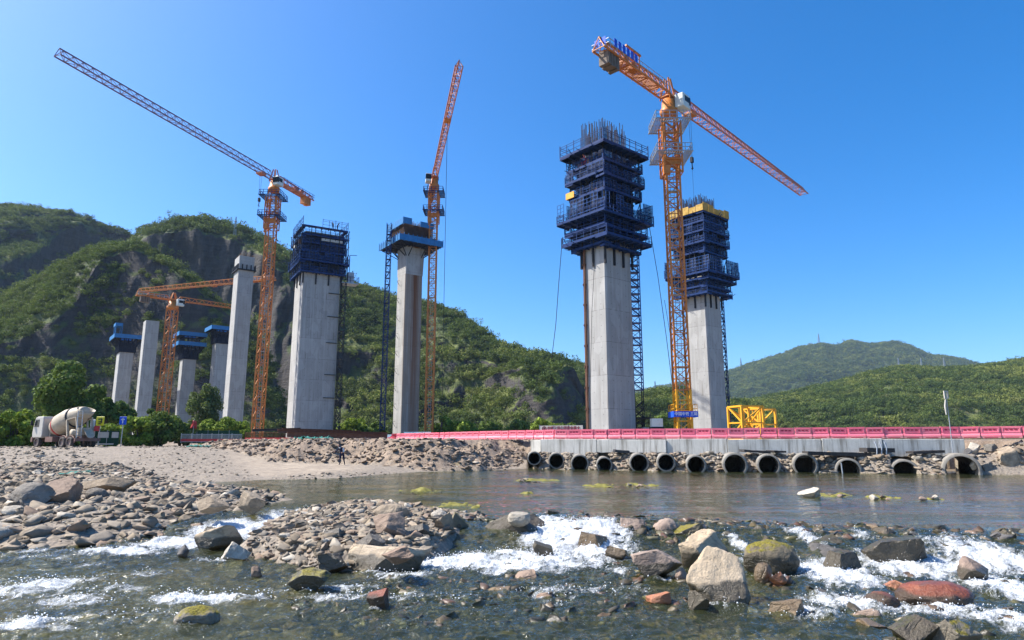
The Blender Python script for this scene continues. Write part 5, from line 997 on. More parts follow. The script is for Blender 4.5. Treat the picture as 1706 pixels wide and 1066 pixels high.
b = MB(); e = o0 + ax * 5.2; b.lathe([(-.45, .5), (-.05, .72), (.35, .85), (.32, .80), (-.05, .66), (-.45, .45)], e + Vector((-.05, 0, -.05)), Vector((-.35, 0, 1)), 16); b.build('hopper', M['drum'], root)
b = MB(); V = []
for i in range(10):
    for j in range(7): q = math.pi * (j / 6); V.append((-3.55 - .11 * i, -.38 * math.cos(q), 2.15 - .10 * i - .3 * math.sin(q)))
b.add(V, [tuple(f) for f in grid_faces(10, 7)], True); ch = b.build('chute', M['drum'], root); ch.modifiers.new('s', 'SOLIDIFY').thickness = .03
b = MB()
for s in (-.22, .22): b.bar((-4.05, .85 + s, .7), (-3.85, .85 + s, 3.6), .05)
for k in range(9): b.bar((-4.05 + .02 * k, .63, .9 + .3 * k), (-4.05 + .02 * k, 1.07, .9 + .3 * k), .04)
b.build('ladder', M['grey'], root); b = MB(); b.lathe([(-.9, 0), (-.9, .36), (.9, .36), (.9, 0)], (-2.7, 0, 1.45), (0, 1, 0), 16); b.box((-3.6, 0, 1.6), (.25, 1.6, .7)); b.build('water_tank', M['drum'], root); b = MB(); b.box((-3.98, -.8, 1.9), (.08, .5, .5)); b.build('rear_panel', M['redpaint'], root)
# ------------------------------------------------------------------ trees and shrubs
M['leaf'] = m_leaf('fresh green leaves', (.085, .145, .018), (.30, .38, .05), False, .3); M['leafdark'] = m_leaf('deep green leaves', (.040, .078, .018), (.16, .23, .045), False, .25); M['leafwillow'] = m_leaf('willow leaves', (.055, .085, .03), (.15, .19, .07), False, .3)
def m_bark():
    t = NT('bark'); p = t.tc('Object'); n = t.noise(t.scl(p, (4, 4, .8)), 2.0, 5, .7); return t.fin(t.ramp(n, [(.3, (.05, .04, .03)), (.7, (.16, .125, .095))]), .95, t.bump(n, .6, .05))
M['bark'] = m_bark()
def treemesh(kind, H, Rr, seed, nl, ls, low=.18):
    g = np.random.default_rng(seed); bl = []
    for k in range(26 if kind != 'willow' else 18):
        d = g.normal(size=3); d /= np.linalg.norm(d); rr = g.uniform(.45, .85); c = np.array([d[0] * Rr * rr, d[1] * Rr * rr, H * (low + (1 - low) * .52) + d[2] * H * (1 - low) * .5 * rr]); bl.append((c, Rr * g.uniform(.22, .40)))
    V, Fq, lv = leafcloud(nl, ls, bl, g, .85 if kind != 'willow' else 1.5); b = MB(); top = H * (low + .45)
    b.tube([(0, 0, -.3), (.04 * Rr, 0, H * low * .6), (-.03 * Rr, .02, H * .45), (.02, 0, top)], [.055 * H * .7, .045 * H * .7, .03 * H * .7, .012 * H], 9)
    for c, r in bl[::3]: b.tube([(0, 0, H * (low * .8 + .12 * g.random())), tuple(c * .55 + np.array([0, 0, .1 * H])), tuple(c)], [.022 * H * .7, .014 * H * .7, .004 * H], 6)
    return np_mesh('crown', V, Fq, None, attrs={'leaf': lv}), b
def tree(name, label, cat, px, Y, ytop, wpx, mat, seed, nl=6000, ls=.22, kind='tree', low=.18, z0=None, grp=None):
    x = xat(px, Y, 2.2); z0 = gh(x, Y) - .1 if z0 is None else z0; H = zat(ytop, Y) - z0; Rr = wpx * Y * CT / FPX / 2; root = empty(name, (x, Y, z0)); tag(root, label, cat, grp)
    me, b = treemesh(kind, H, Rr, seed, nl, ls, low); me.materials.append(M[mat]); link(bpy.data.objects.new('crown', me), root); b.build('trunk', M['bark'], root); return root
tree('round_tree', 'big round dark green tree behind the mixer truck', 'tree', 106, 92, 613, 118, 'leafdark', 1, 17000, .24, low=.16)
tree('willow_tree', 'pale feathery willow before the tall bare pier', 'tree', 332, 118, 644, 66, 'leafwillow', 2, 7000, .2, 'willow', .1)
tree('leafy_tree', 'dark bushy tree right of the big round tree', 'tree', 205, 105, 662, 48, 'leafdark', 3, 7000, .24, low=.1)
tree('leafy_tree', 'medium green tree just behind the cab of the mixer truck', 'tree', 172, 100, 657, 44, 'leafdark', 4, 6000, .24, low=.1)
sh = [(20, 78, 684, 70, 'leaf', 'bright bush at the far left edge of the photo'), (-25, 76, 690, 60, 'leaf', 'bright bush cut by the left edge of the frame'), (62, 80, 690, 60, 'leaf', 'bright bush directly behind the truck cab'), (120, 82, 694, 60, 'leaf', 'bright bush behind the truck drum'), (32, 86, 676, 50, 'leafdark', 'dark green bush behind the far left bright bush'), (185, 82, 706, 50, 'leaf', 'light bush behind the white notice panels'), (228, 90, 690, 58, 'leaf', 'light green bush right of the blue road sign'), (268, 93, 680, 66, 'leafdark', 'broad dark bush left of the red flag'), (300, 98, 694, 46, 'leafdark', 'bush right beside the red flag on its left'), (345, 112, 692, 40, 'leaf', 'fresh bush right of the red flag over the hoarding'), (375, 112, 690, 44, 'leaf', 'fresh bush in front of the tall bare pier'), (402, 115, 699, 34, 'leaf', 'small fresh bush left of the left crane base'), (250, 100, 676, 40, 'leafdark', 'taller dark bush behind the light one by the blue sign'), (150, 90, 694, 40, 'leafdark', 'dark bush between truck hopper and yellow sign'),
      (590, 150, 697, 52, 'leaf', 'low shrub between the wide pier and the slim pier'), (628, 150, 700, 40, 'leafdark', 'low dark shrub left of the slim pier'), (740, 155, 690, 50, 'leaf', 'bright shrub right of the slim pier crane'), (775, 150, 694, 56, 'leaf', 'second bright shrub right of the slim pier crane'), (815, 155, 700, 50, 'leafdark', 'dark shrub midway between the slim pier and white sign'), (862, 150, 703, 50, 'leafdark', 'low dark shrub left of the white sign'), (908, 120, 694, 46, 'leaf', 'rounded green tree behind the white sign'), (945, 130, 703, 40, 'leafdark', 'dark shrub behind the right end of the white sign'), (1105, 170, 690, 40, 'leafdark', 'shrub left of the big crane base'), (560, 160, 704, 40, 'leafdark', 'dark low shrub right of the wide pier foot')]
for k, (px, Y, yt, w, m, lab) in enumerate(sh): tree('shrub', lab, 'shrub', px, Y, yt, w, m, 20 + k, 4200 if Y < 120 else 2600, .2 if Y < 120 else .3, low=-.10, grp='shrubs behind the bank')
b = MB(); b.bx(-2, 2, -1, 1, 0, 2.2); b.bx(-2.1, 2.1, -1.1, 1.1, 2.2, 2.4); root = empty('site_cabin', (xat(838, 140, 2.2), 140, 2.3)); tag(root, 'small grey blue cabin among the shrubs left of the white sign', 'cabin'); b.build('wall', M['grey'], root); b = MB(); b.bx(-1.2, -.2, -1.03, -.98, 1.0, 1.7); b.bx(.4, 1.2, -1.03, -.98, 1.0, 1.7); b.build('window', M['glass'], root)

# workers on the scaffold decks
def worker(lab, P, lx, ly, z, rz, red=False):
    q = bpy.data.objects['person'].copy(); link(q); q.location = world_of(P, lx, ly, z); q.rotation_euler = (0, 0, rz); q['label'] = lab
    for ch in bpy.data.objects['person'].children: c = ch.copy(); link(c, q)
    if red: q.data = q.data.copy(); q.data.materials[0] = M['redpaint']
    q['group'] = 'workers on the pier scaffolds'
worker('worker in dark clothes on the open top deck of the wide left pier', P4, 1.6, -P4['hy'] - .5, zl4 + P4['z0'] + (Z4[0] - zl4), .4)
worker('second worker in dark clothes further right on the top deck of the wide pier', P4, 2.6, -P4['hy'] - .5, zl4 + P4['z0'] + (Z4[0] - zl4), 2.0)
worker('worker in red on the upper scaffold of the centre right pier', P1, -P1['hx'] - .9, P1['hy'] * .1, P1['z0'] + Z1[1], -.9, True)
# ------------------------------------------------------------------ rocks
import bmesh
def icos(sub):
    bm = bmesh.new(); bmesh.ops.create_icosphere(bm, subdivisions=sub, radius=1.0); V = np.array([v.co[:] for v in bm.verts]); Fq = np.array([[v.index for v in f.verts] for f in bm.faces]); bm.free(); return V, Fq
ICO = {k: icos(k) for k in (1, 2, 3, 4, 5)}
def rockverts(seed, sub=4, angular=.7, flat=.6, rough=.05):
    g = np.random.default_rng(seed); V, Fq = ICO[sub]
    if angular > .3:                                                   # blocky: three skewed pairs of faces, then broken corners
        V = V * 2.2; B, _ = np.linalg.qr(g.normal(size=(3, 3))); pl = []
        for k in range(3):
            for s in (-1, 1): n = s * B[k] + g.normal(size=3) * .22; pl.append((n / np.linalg.norm(n), g.uniform(.55, 1.15)))
        for k in range(int(3 + 5 * angular)): n = g.normal(size=3); n /= np.linalg.norm(n); pl.append((n, g.uniform(.75, 1.1)))
        for _ in range(3):
            for n, h in pl: V = V - np.clip(V @ n - h, 0, None)[:, None] * n
    else:
        V = V * g.uniform(.85, 1.25, 3)
        for k in range(5): n = g.normal(size=3); n /= np.linalg.norm(n); V = V - np.clip(V @ n - g.uniform(.72, .95), 0, None)[:, None] * n * .75
    V = V * (1 + rough * fbm(V * 1.4 + seed, 5, .6)[:, None] * 1.4); V = V + .012 * fbm(V * 7 + seed, 3)[:, None] * V
    V = V - (V.max(0) + V.min(0)) / 2; V = V / np.abs(V).max(0); V[:, 2] *= flat; return V, Fq
def m_rock(name, base, base2, moss=0.0, wet=0.0, mosscol=(.15, .14, .015), tide=None, crack=1.0):
    t = NT(name); p = t.tc('Object'); wp = t.geo('Position'); rnd = t.n('ObjectInfo').outputs['Random']
    off = t.n('VectorMath', operation='ADD'); t.set(off.inputs[0], wp); cx = t.n('CombineXYZ'); t.set(cx.inputs[0], t.math('MULTIPLY', rnd, 37)); t.set(off.inputs[1], cx.outputs[0]); q = off.outputs[0]
    n1 = t.noise(q, 1.6, 5, .6); n2 = t.noise(q, 7, 6, .7); n3 = t.noise(q, 30, 4, .7); lay = t.noise(t.scl(q, (1.5, 1.5, 4.5)), 1.1, 5, .65, 1.6); crk = t.vor(t.n('VectorMath', operation='ADD').outputs[0], 1.0) if False else t.ss(t.math('ABSOLUTE', t.math('SUBTRACT', t.noise(q, 1.1, 3, .5, 1.2), .5)), 0, .022, 1, 0)
    c = t.mix(t.ss(rnd, 0, 1), base, base2); c = t.mix(t.ss(n1, .35, .68, 0, .65), c, tuple(v * .62 for v in base)); c = t.mix(t.ss(n2, .5, .72, 0, .5), c, tuple(min(1, v * 1.35) for v in base2)); c = t.mix(t.ss(lay, .52, .7, 0, .4), c, (.12, .095, .075)); c = t.mix(t.ss(n3, .55, .8, 0, .35), c, (.10, .085, .07)); c = t.mix(t.math('MULTIPLY', crk, .28 * crack), c, (.06, .045, .035))
    rough = .88
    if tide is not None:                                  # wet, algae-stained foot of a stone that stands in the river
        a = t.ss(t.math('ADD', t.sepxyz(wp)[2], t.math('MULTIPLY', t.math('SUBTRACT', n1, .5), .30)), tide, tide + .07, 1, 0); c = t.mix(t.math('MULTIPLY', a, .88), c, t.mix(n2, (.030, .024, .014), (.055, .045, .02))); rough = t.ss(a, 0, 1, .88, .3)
    if wet: c = t.mix(wet, c, (.02, .016, .01), 'MIX'); rough = .35
    if moss:
        nz = t.sepxyz(t.geo('Normal'))[2]; mq = t.math('ADD', t.math('MULTIPLY', nz, .42), t.math('ADD', t.math('MULTIPLY', n1, .55), t.math('MULTIPLY', n2, .55))); m = t.ss(mq, 1.08 - moss * .30, 1.24 - moss * .30); c = t.mix(m, c, t.mix(t.ss(n3, .35, .65), mosscol, tuple(v * .35 for v in mosscol)))
    return t.fin(c, rough, t.bump(t.math('SUBTRACT', t.math('ADD', n2, t.math('ADD', t.math('MULTIPLY', n3, .5), t.math('MULTIPLY', lay, .6))), t.math('MULTIPLY', crk, .25 * crack)), .75, .06))
M['rocktan'] = m_rock('tan river rock', (.27, .205, .135), (.37, .295, .21)); M['rockgrey'] = m_rock('grey river rock', (.16, .14, .115), (.27, .24, .20)); M['rockpink'] = m_rock('pinkish river rock', (.25, .17, .12), (.33, .24, .175))
M['rockpale'] = m_rock('pale limestone', (.38, .33, .255), (.48, .43, .35)); M['rockwet'] = m_rock('dark wet rock', (.10, .082, .05), (.15, .115, .07), .6, .35, (.085, .085, .014)); M['rockbrown'] = m_rock('brown wet rock', (.20, .135, .07), (.24, .16, .08), 0, .25)
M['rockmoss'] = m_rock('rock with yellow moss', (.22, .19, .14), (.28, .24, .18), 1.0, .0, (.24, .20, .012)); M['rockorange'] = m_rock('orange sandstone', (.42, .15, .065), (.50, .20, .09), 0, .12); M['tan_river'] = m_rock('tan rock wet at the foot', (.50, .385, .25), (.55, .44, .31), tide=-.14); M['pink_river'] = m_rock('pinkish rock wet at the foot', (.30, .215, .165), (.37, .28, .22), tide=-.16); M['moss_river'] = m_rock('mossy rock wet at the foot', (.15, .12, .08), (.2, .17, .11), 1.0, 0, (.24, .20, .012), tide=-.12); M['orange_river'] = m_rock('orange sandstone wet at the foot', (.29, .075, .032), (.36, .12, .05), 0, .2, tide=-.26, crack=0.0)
M['rockdark'] = m_rock('dark grey rock', (.09, .085, .08), (.14, .13, .12), .2)
def hero(px0, py0, px1, py1, mat, lab, seed, zb=None, ang=.75, flat=None, tilt=0.0, dep=.85, name='boulder', sub=5, sink=.18, rz=0.0, tx=0.0):
    px = (px0 + px1) / 2; zb = (wlevel(*(np.array([v]) for v in PZ(px, py1, -.2)[:2]))[0] if zb is None else zb); c = PZ(px, py1, zb); w = (px1 - px0) * c.y * CT / FPX; h = (py1 - py0) * c.y * CT / FPX * 1.0
    V, Fq = rockverts(seed, sub, ang, 1.0, .05); Rm = np.array(Matrix.Rotation(rz, 3, 'Z') @ Matrix.Rotation(tilt, 3, 'Y') @ Matrix.Rotation(tx, 3, 'X')); V = V @ Rm.T; mn, mx = V.min(0), V.max(0); V = (V - (mn + mx) / 2) / (mx - mn)
    hh = h * (1 + sink); V = V * (w, w * dep, hh); V[:, 2] += hh / 2 - h * sink - (.0 if zb < .1 else .06)
    o = link(bpy.data.objects.new(name, np_mesh(name, V, Fq, M[mat], True))); o.location = (c.x, c.y + w * dep * .42, c.z); tag(o, lab, 'rock'); return o
def hullrock(px, py, zb, scale, pts, mat, lab, seed):
    c = PZ(px, py, zb); bm = bmesh.new(); [bm.verts.new(p) for p in pts]; r_ = bmesh.ops.convex_hull(bm, input=bm.verts); bmesh.ops.triangulate(bm, faces=bm.faces)
    for _ in range(4): bmesh.ops.subdivide_edges(bm, edges=bm.edges, cuts=1, use_grid_fill=True)
    for _ in range(5): bmesh.ops.smooth_vert(bm, verts=bm.verts, factor=.5, use_axis_x=True, use_axis_y=True, use_axis_z=True)
    bmesh.ops.triangulate(bm, faces=bm.faces); bm.verts.ensure_lookup_table(); V = np.array([v.co[:] for v in bm.verts]); Fq = np.array([[v.index for v in f.verts] for f in bm.faces]); bm.free()
    V = V + (.035 * fbm(V * 2.6 + seed, 5, .6) + .03 * (1 - np.abs(perlin(V * 2.1 + seed + 9))) - .02)[:, None] * (V - V.mean(0)) / .5; o = link(bpy.data.objects.new('boulder', np_mesh('boulder', V * scale, Fq, M[mat], True))); o.location = c; tag(o, lab, 'rock'); return o
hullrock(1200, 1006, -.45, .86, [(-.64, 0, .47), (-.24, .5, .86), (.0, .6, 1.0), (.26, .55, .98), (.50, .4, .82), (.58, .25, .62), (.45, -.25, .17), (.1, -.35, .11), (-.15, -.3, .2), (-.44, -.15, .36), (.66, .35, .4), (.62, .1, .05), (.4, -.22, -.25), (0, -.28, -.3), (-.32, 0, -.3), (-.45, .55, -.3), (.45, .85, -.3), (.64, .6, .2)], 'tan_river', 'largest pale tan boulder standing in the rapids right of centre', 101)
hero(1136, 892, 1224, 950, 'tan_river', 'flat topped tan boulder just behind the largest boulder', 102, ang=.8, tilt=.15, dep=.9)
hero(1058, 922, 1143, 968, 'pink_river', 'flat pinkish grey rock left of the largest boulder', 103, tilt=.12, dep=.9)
hero(1092, 867, 1136, 902, 'pink_river', 'pale rounded rock at the lip above the flat pinkish rock', 104, ang=.3)
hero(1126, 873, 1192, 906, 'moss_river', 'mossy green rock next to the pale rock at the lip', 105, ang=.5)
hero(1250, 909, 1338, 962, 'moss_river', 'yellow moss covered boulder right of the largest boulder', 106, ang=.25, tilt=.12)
hero(1262, 942, 1292, 974, 'rockbrown', 'brown wet stone under the yellow mossy boulder', 107, ang=.25)
hero(1284, 955, 1312, 978, 'rockorange', 'small orange stone at the foot of the yellow mossy boulder', 108, ang=.5)
hero(964, 889, 1017, 921, 'rockbrown', 'brown boulder alone amid the central white water', 109, ang=.45, tilt=-.1)
hero(1036, 866, 1078, 896, 'pink_river', 'reddish rough rock at the lip of the central rapids', 110, ang=.9)
hero(802, 862, 908, 908, 'rockwet', 'big dark wet boulder left of the central rapids', 111, ang=.8, dep=.7)
hero(846, 851, 884, 872, 'rockpale', 'pale stone lying on the big dark wet boulder', 112, zb=.12, ang=.25)
hero(738, 856, 780, 898, 'moss_river', 'yellow mossy boulder at the left of the central rapids', 113, ang=.35)
hero(720, 856, 756, 884, 'rocktan', 'tan slab leaning on the yellow mossy boulder', 114, zb=-.05)
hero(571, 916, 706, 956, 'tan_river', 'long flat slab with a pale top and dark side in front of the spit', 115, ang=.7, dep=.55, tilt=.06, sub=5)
hero(630, 912, 690, 938, 'rockpink', 'rough stone lying on the long flat slab', 116, zb=-.05)
hero(478, 953, 545, 990, 'moss_river', 'slanting slab with yellow moss half under water', 117, ang=.7, tilt=.35, dep=.7)
hero(524, 925, 575, 958, 'rockwet', 'dark mossy rock between the slanting slab and long slab', 118)
hero(548, 900, 582, 932, 'rockpale', 'upright pale flat stone left of the long slab', 119, tilt=-.5, dep=.5)
hero(588, 892, 638, 920, 'rockgrey', 'grey pale stone above the long slab', 120, ang=.4, zb=-.1)
hero(616, 858, 674, 898, 'rockpink', 'pinkish blocky boulder in the middle of the gravel spit', 121, zb=-.02, ang=.6)
hero(618, 838, 680, 862, 'rocktan', 'long tan boulder on top of the gravel spit', 122, zb=.15, ang=.3, dep=.6)
hero(668, 874, 714, 899, 'rockgrey', 'grey angular rock at the right edge of the spit', 123, zb=-.1)
hero(716, 850, 744, 866, 'rockpale', 'rounded pale stone at the back right of the spit', 124, zb=.05, ang=.2)
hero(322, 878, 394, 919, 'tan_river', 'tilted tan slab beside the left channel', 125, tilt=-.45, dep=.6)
hero(326, 880, 360, 905, 'rockwet', 'dark rock behind the tilted tan slab', 126)
hero(356, 906, 411, 937, 'rockpale', 'whitish block in the water in front of the tilted slab', 127, dep=.7)
hero(290, 910, 309, 931, 'rockdark', 'small dark pointed rock left of the whitish block', 128)
hero(412, 903, 462, 925, 'rockgrey', 'grey rock between the left channel and the spit', 129)
hero(30, 879, 94, 903, 'rockwet', 'dark wet boulder at the left water edge', 130, ang=.6)
hero(90, 877, 136, 907, 'rockgrey', 'grey block right of the dark wet boulder at left', 131, ang=.8)
hero(158, 880, 192, 903, 'rockgrey', 'pale grey rock at the left water edge', 132); hero(214, 879, 250, 901, 'rockpale', 'pointed whitish rock at the left water edge', 133, ang=.9)
hero(56, 792, 112, 838, 'rockpink', 'large pinkish brown boulder on the left gravel bar', 134, zb=.25, ang=.7); hero(-10, 803, 70, 842, 'rockgrey', 'big grey boulder at the left edge of the gravel bar', 135, zb=.22, ang=.8)
hero(126, 793, 212, 820, 'rocktan', 'broad flat tan slab at the top of the gravel bar', 136, zb=.35, tilt=.1, dep=.6); hero(134, 811, 170, 832, 'rockgrey', 'smooth rounded grey stone before the broad slab', 137, zb=.28, ang=.15)
hero(313, 825, 378, 851, 'rocktan', 'long tan block on the right part of the gravel bar', 138, zb=.25, tilt=-.15, dep=.6); hero(390, 816, 442, 850, 'rocktan', 'slanting tan slab near the tip of the gravel bar', 139, zb=.12, tilt=-.4, dep=.6)
hero(1338, 813, 1376, 829, 'rockpale', 'white stone on a mossy patch in the right pool', 140, zb=0, ang=.7)
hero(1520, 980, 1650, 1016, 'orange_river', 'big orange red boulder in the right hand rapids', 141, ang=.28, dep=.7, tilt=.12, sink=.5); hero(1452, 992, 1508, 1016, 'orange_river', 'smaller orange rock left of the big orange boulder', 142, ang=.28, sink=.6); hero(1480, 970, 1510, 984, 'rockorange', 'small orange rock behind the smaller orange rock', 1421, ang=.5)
hero(1150, 990, 1186, 1020, 'tan_river', 'low tan stone left of the foot of the largest boulder', 143); hero(1126, 949, 1150, 970, 'rockpink', 'small pink stone wedged left of the largest boulder', 144)
hero(608, 985, 645, 1018, 'orange_river', 'orange brown rock half under water in front of the spit', 145, ang=.6); hero(815, 900, 860, 912, 'rockwet', 'low wet rock in front of the big dark boulder', 146)
hero(888, 906, 924, 932, 'rockwet', 'brown black rock within the central white water', 147); hero(1010, 912, 1052, 936, 'rockbrown', 'brown rock at the right of the central white water', 148)
hero(1500, 1036, 1580, 1075, 'rockwet', 'dark reddish rock at the bottom edge of the right rapids', 149); hero(1565, 1038, 1650, 1080, 'rockmoss', 'greenish rock at the bottom right edge', 150, ang=.4)
hero(1380, 922, 1446, 958, 'rockwet', 'dark wet ledge rock below the right lip', 151, ang=.4, sink=.4); hero(1455, 900, 1560, 948, 'rockwet', 'broad dark ledge rock in the middle of the right lip', 152, dep=.6, ang=.4, sink=.5); hero(1355, 896, 1420, 926, 'rockwet', 'dark mossy ledge rock right of the yellow mossy boulder', 153, ang=.5); hero(1612, 935, 1668, 975, 'pink_river', 'reddish ledge rock near the right edge rapids', 154)
hero(280, 1018, 352, 1046, 'rockmoss', 'yellowish rock just under the surface at lower left', 155, ang=.3, sink=.6); hero(1080, 990, 1120, 1008, 'rockorange', 'small red stone in the shallow riffle left of the largest boulder', 156)
hero(416, 945, 432, 962, 'rockpink', 'small lone rock sticking out of the left foreground water', 157); hero(1292, 1005, 1350, 1030, 'rockbrown', 'brown submerged rock right of the largest boulder', 158, sink=.6)
# rubble at the right end of the causeway
for i, (a, b_, c, d, m, lab) in enumerate(((1616, 735, 1640, 754, 'rockpale', 'pale block just right of the causeway wall end'), (1645, 738, 1664, 752, 'rockgrey', 'grey stone right of the pale block at wall end'), (1654, 738, 1672, 760, 'rocktan', 'leaning tan slab on the right rubble slope'), (1668, 742, 1712, 776, 'rocktan', 'largest tan block on the right rubble slope'), (1626, 754, 1658, 767, 'rockpale', 'flat pale slab over the thirteenth pipe'), (1636, 768, 1660, 788, 'rockgrey', 'grey block right of the thirteenth pipe at the water'), (1660, 775, 1700, 790, 'rockpale', 'pale low rock at the right water edge'), (1607, 745, 1626, 758, 'rockdark', 'dark stone tucked under the wall end'), (1620, 764, 1634, 778, 'rockpale', 'small pale stone above the thirteenth pipe'), (1690, 752, 1720, 772, 'rockpink', 'pinkish block at the right edge of the rubble'))):
    hero(a, b_, c, d, m, lab, 200 + i, zb=CAMZ + (ray(0, d)[2] / ray(0, d)[1]) * (50.0 if d < 770 else 48.2), sub=4, sink=.3)
# common stones: shared meshes, each stone its own object; the far larger rest as one mass of gravel
STONE = [np_mesh('stone', *rockverts(300 + k, 3, 1.0 if k % 4 else .45, [.42, .6, .30, .7][k % 4], .07), M[['rocktan', 'rockgrey', 'rockpink', 'rockpale'][(k * 7) % 4 if k % 5 else 0]], k % 4 == 0) for k in range(20)]
WETS = [np_mesh('stone', *rockverts(340 + k, 3, .7, .7, .06), M[['rockwet', 'rockbrown', 'rockwet', 'rockdark', 'rockwet', 'rockpink'][k % 6]], True) for k in range(12)]
gr = np.random.default_rng(77)
def inpoly(poly, n, g):
    P = np.array(poly); out = []
    while len(out) < n:
        q = P.min(0) + (P.max(0) - P.min(0)) * g.random((400, 2)); s = sdf(poly, q[:, 0], q[:, 1]); out += list(q[s > 0])
    return np.array(out[:n])
def stones(poly, n, s0, s1, lab, grp, meshes, pw=2.5, dz=.0, zf=None, name='stone'):
    P = inpoly(poly, n, gr); Zg = ground_h(P[:, 0], P[:, 1])[0] if zf is None else zf(P[:, 0], P[:, 1])
    for k in range(n):
        o = bpy.data.objects.new(name, meshes[int(gr.integers(len(meshes)))]); s = s0 + (s1 - s0) * gr.random() ** pw; o.scale = (s * gr.uniform(.8, 1.3), s * gr.uniform(.7, 1.1), s * gr.uniform(.7, 1.1)); o.rotation_euler = (gr.uniform(-.35, .35), gr.uniform(-.35, .35), gr.uniform(0, 6.28))
        o.location = (P[k, 0], P[k, 1], Zg[k] + s * .10 + dz); link(o); tag(o, lab, 'rock', grp)
BARP = pz2([(-60, 800), (60, 792), (200, 792), (300, 808), (430, 815), (470, 832), (430, 846), (380, 860), (300, 872), (240, 882), (250, 885), (120, 892), (-60, 893)])
BARU = pz2([(-60, 765), (60, 752), (150, 765), (220, 790), (60, 800), (-60, 806)], .8)
stones(BARP, 64, .14, .50, 'loose tan or grey rock on the left gravel bar', 'rocks on the left gravel bar', STONE)
stones(BARU, 18, .12, .40, 'loose rock on the slope below the mixer truck', 'rocks below the truck', STONE)
SPITG = pz2([(408, 918), (440, 932), (500, 944), (560, 946), (640, 944), (705, 926), (745, 904), (775, 882)], -.3) + SPIT[7:]
BARG = BARP[:6] + pz2([(430, 856), (380, 872), (310, 888), (250, 897), (120, 903), (-60, 905)], -.2)
stones(SPITG, 36, .08, .26, 'cobble on the gravel spit in mid stream', 'cobbles on the mid stream spit', STONE, 2.0)
WL = pz2([(1190, 872), (1330, 880), (1450, 886), (1706, 893), (1706, 925), (1560, 905), (1400, 915), (1250, 905)], -.1)
stones(WL, 34, .14, .42, 'dark wet rock in the right hand weir line', 'wet rocks along the weir', WETS, 1.6, -.06, lambda x, y: wlevel(x, y))
WC = pz2([(900, 870), (1090, 868), (1100, 900), (1060, 975), (850, 985), (700, 960), (780, 905)], -.3)
stones(WC, 20, .10, .26, 'small wet rock in the central rapids', 'wet rocks in the central rapids', WETS, 1.6, -.05, lambda x, y: wlevel(x, y))
WF = pz2([(520, 985), (850, 960), (1120, 960), (1150, 1010), (1000, 1040), (620, 1040)], -.45)
stones(WF, 12, .08, .2, 'small wet stone in the foreground riffle', 'stones in the foreground riffle', WETS, 1.6, -.08, lambda x, y: wlevel(x, y))
WR = pz2([(1300, 930), (1706, 930), (1706, 1060), (1300, 1060)], -.4); stones(WR, 12, .1, .28, 'wet rock breaking the right hand rapids', 'wet rocks in the right rapids', WETS, 1.6, -.06, lambda x, y: wlevel(x, y))
TOEP = [(x, y - .25) for x, y in TOE[3:]] + [(x, y - .5) for x, y in WALLF[::-1]]
def not_in_pipe(x, y):
    return all(not (abs(x - (c[0] + .75 * c[0] / c[1] * (y - c[1]))) < c[3] * 1.0 and c[1] - 2 < y < c[1] + .9) for c in PIPEPOS)
def toe(n, lo, hi, lab, grp, zl=None):
    k = 0; at_t, Lt = along(TOE[3:])
    while k < n:
        s = gr.uniform(0, Lt); x, y, a = at_t(s); y = y + gr.uniform(.1, 2.6); x += gr.uniform(-.2, .2); sz = lo + (hi - lo) * gr.random() ** 1.8
        if not not_in_pipe(x, y): continue
        o = bpy.data.objects.new('stone', STONE[int(gr.integers(len(STONE)))]); o.scale = (sz * gr.uniform(.9, 1.4), sz, sz * gr.uniform(.7, 1.1)); o.rotation_euler = (gr.uniform(-.5, .5), gr.uniform(-.5, .5), gr.uniform(0, 6.28)); o.location = (x, y, gh(x, y) + sz * .25); link(o); tag(o, lab, 'rock', grp); k += 1
toe(58, .16, .46, 'angular rubble stone between the culvert pipes', 'rubble between the culvert pipes')
BK = pz2([(770, 778), (880, 776), (905, 760), (880, 745), (820, 755)], .6); stones(BK, 14, .16, .42, 'tan rubble rock on the bank left of the first pipe', 'rubble on the bank left of the pipes', STONE, 1.6)
_f = pz2([(330, 752)], 1.3) + pz2([(400, 766)], .6) + pz2([(450, 773)], .4) + pz2([(560, 776), (700, 780), (800, 779), (868, 775)], .25); BK2 = _f + [(x_ + .5, y_ + 8.5) for x_, y_ in _f[::-1]]
stones(BK2, 16, .10, .34, 'stone stuck in the dirt bank below the beams', 'stones in the dirt bank', STONE, 2.2)
SHO = pz2([(430, 800), (640, 789), (800, 784), (800, 790), (640, 797), (500, 806)], .0); stones(SHO, 6, .08, .22, 'flat stone on the muddy shore of the pool', 'stones on the pool shore', STONE, 1.8)
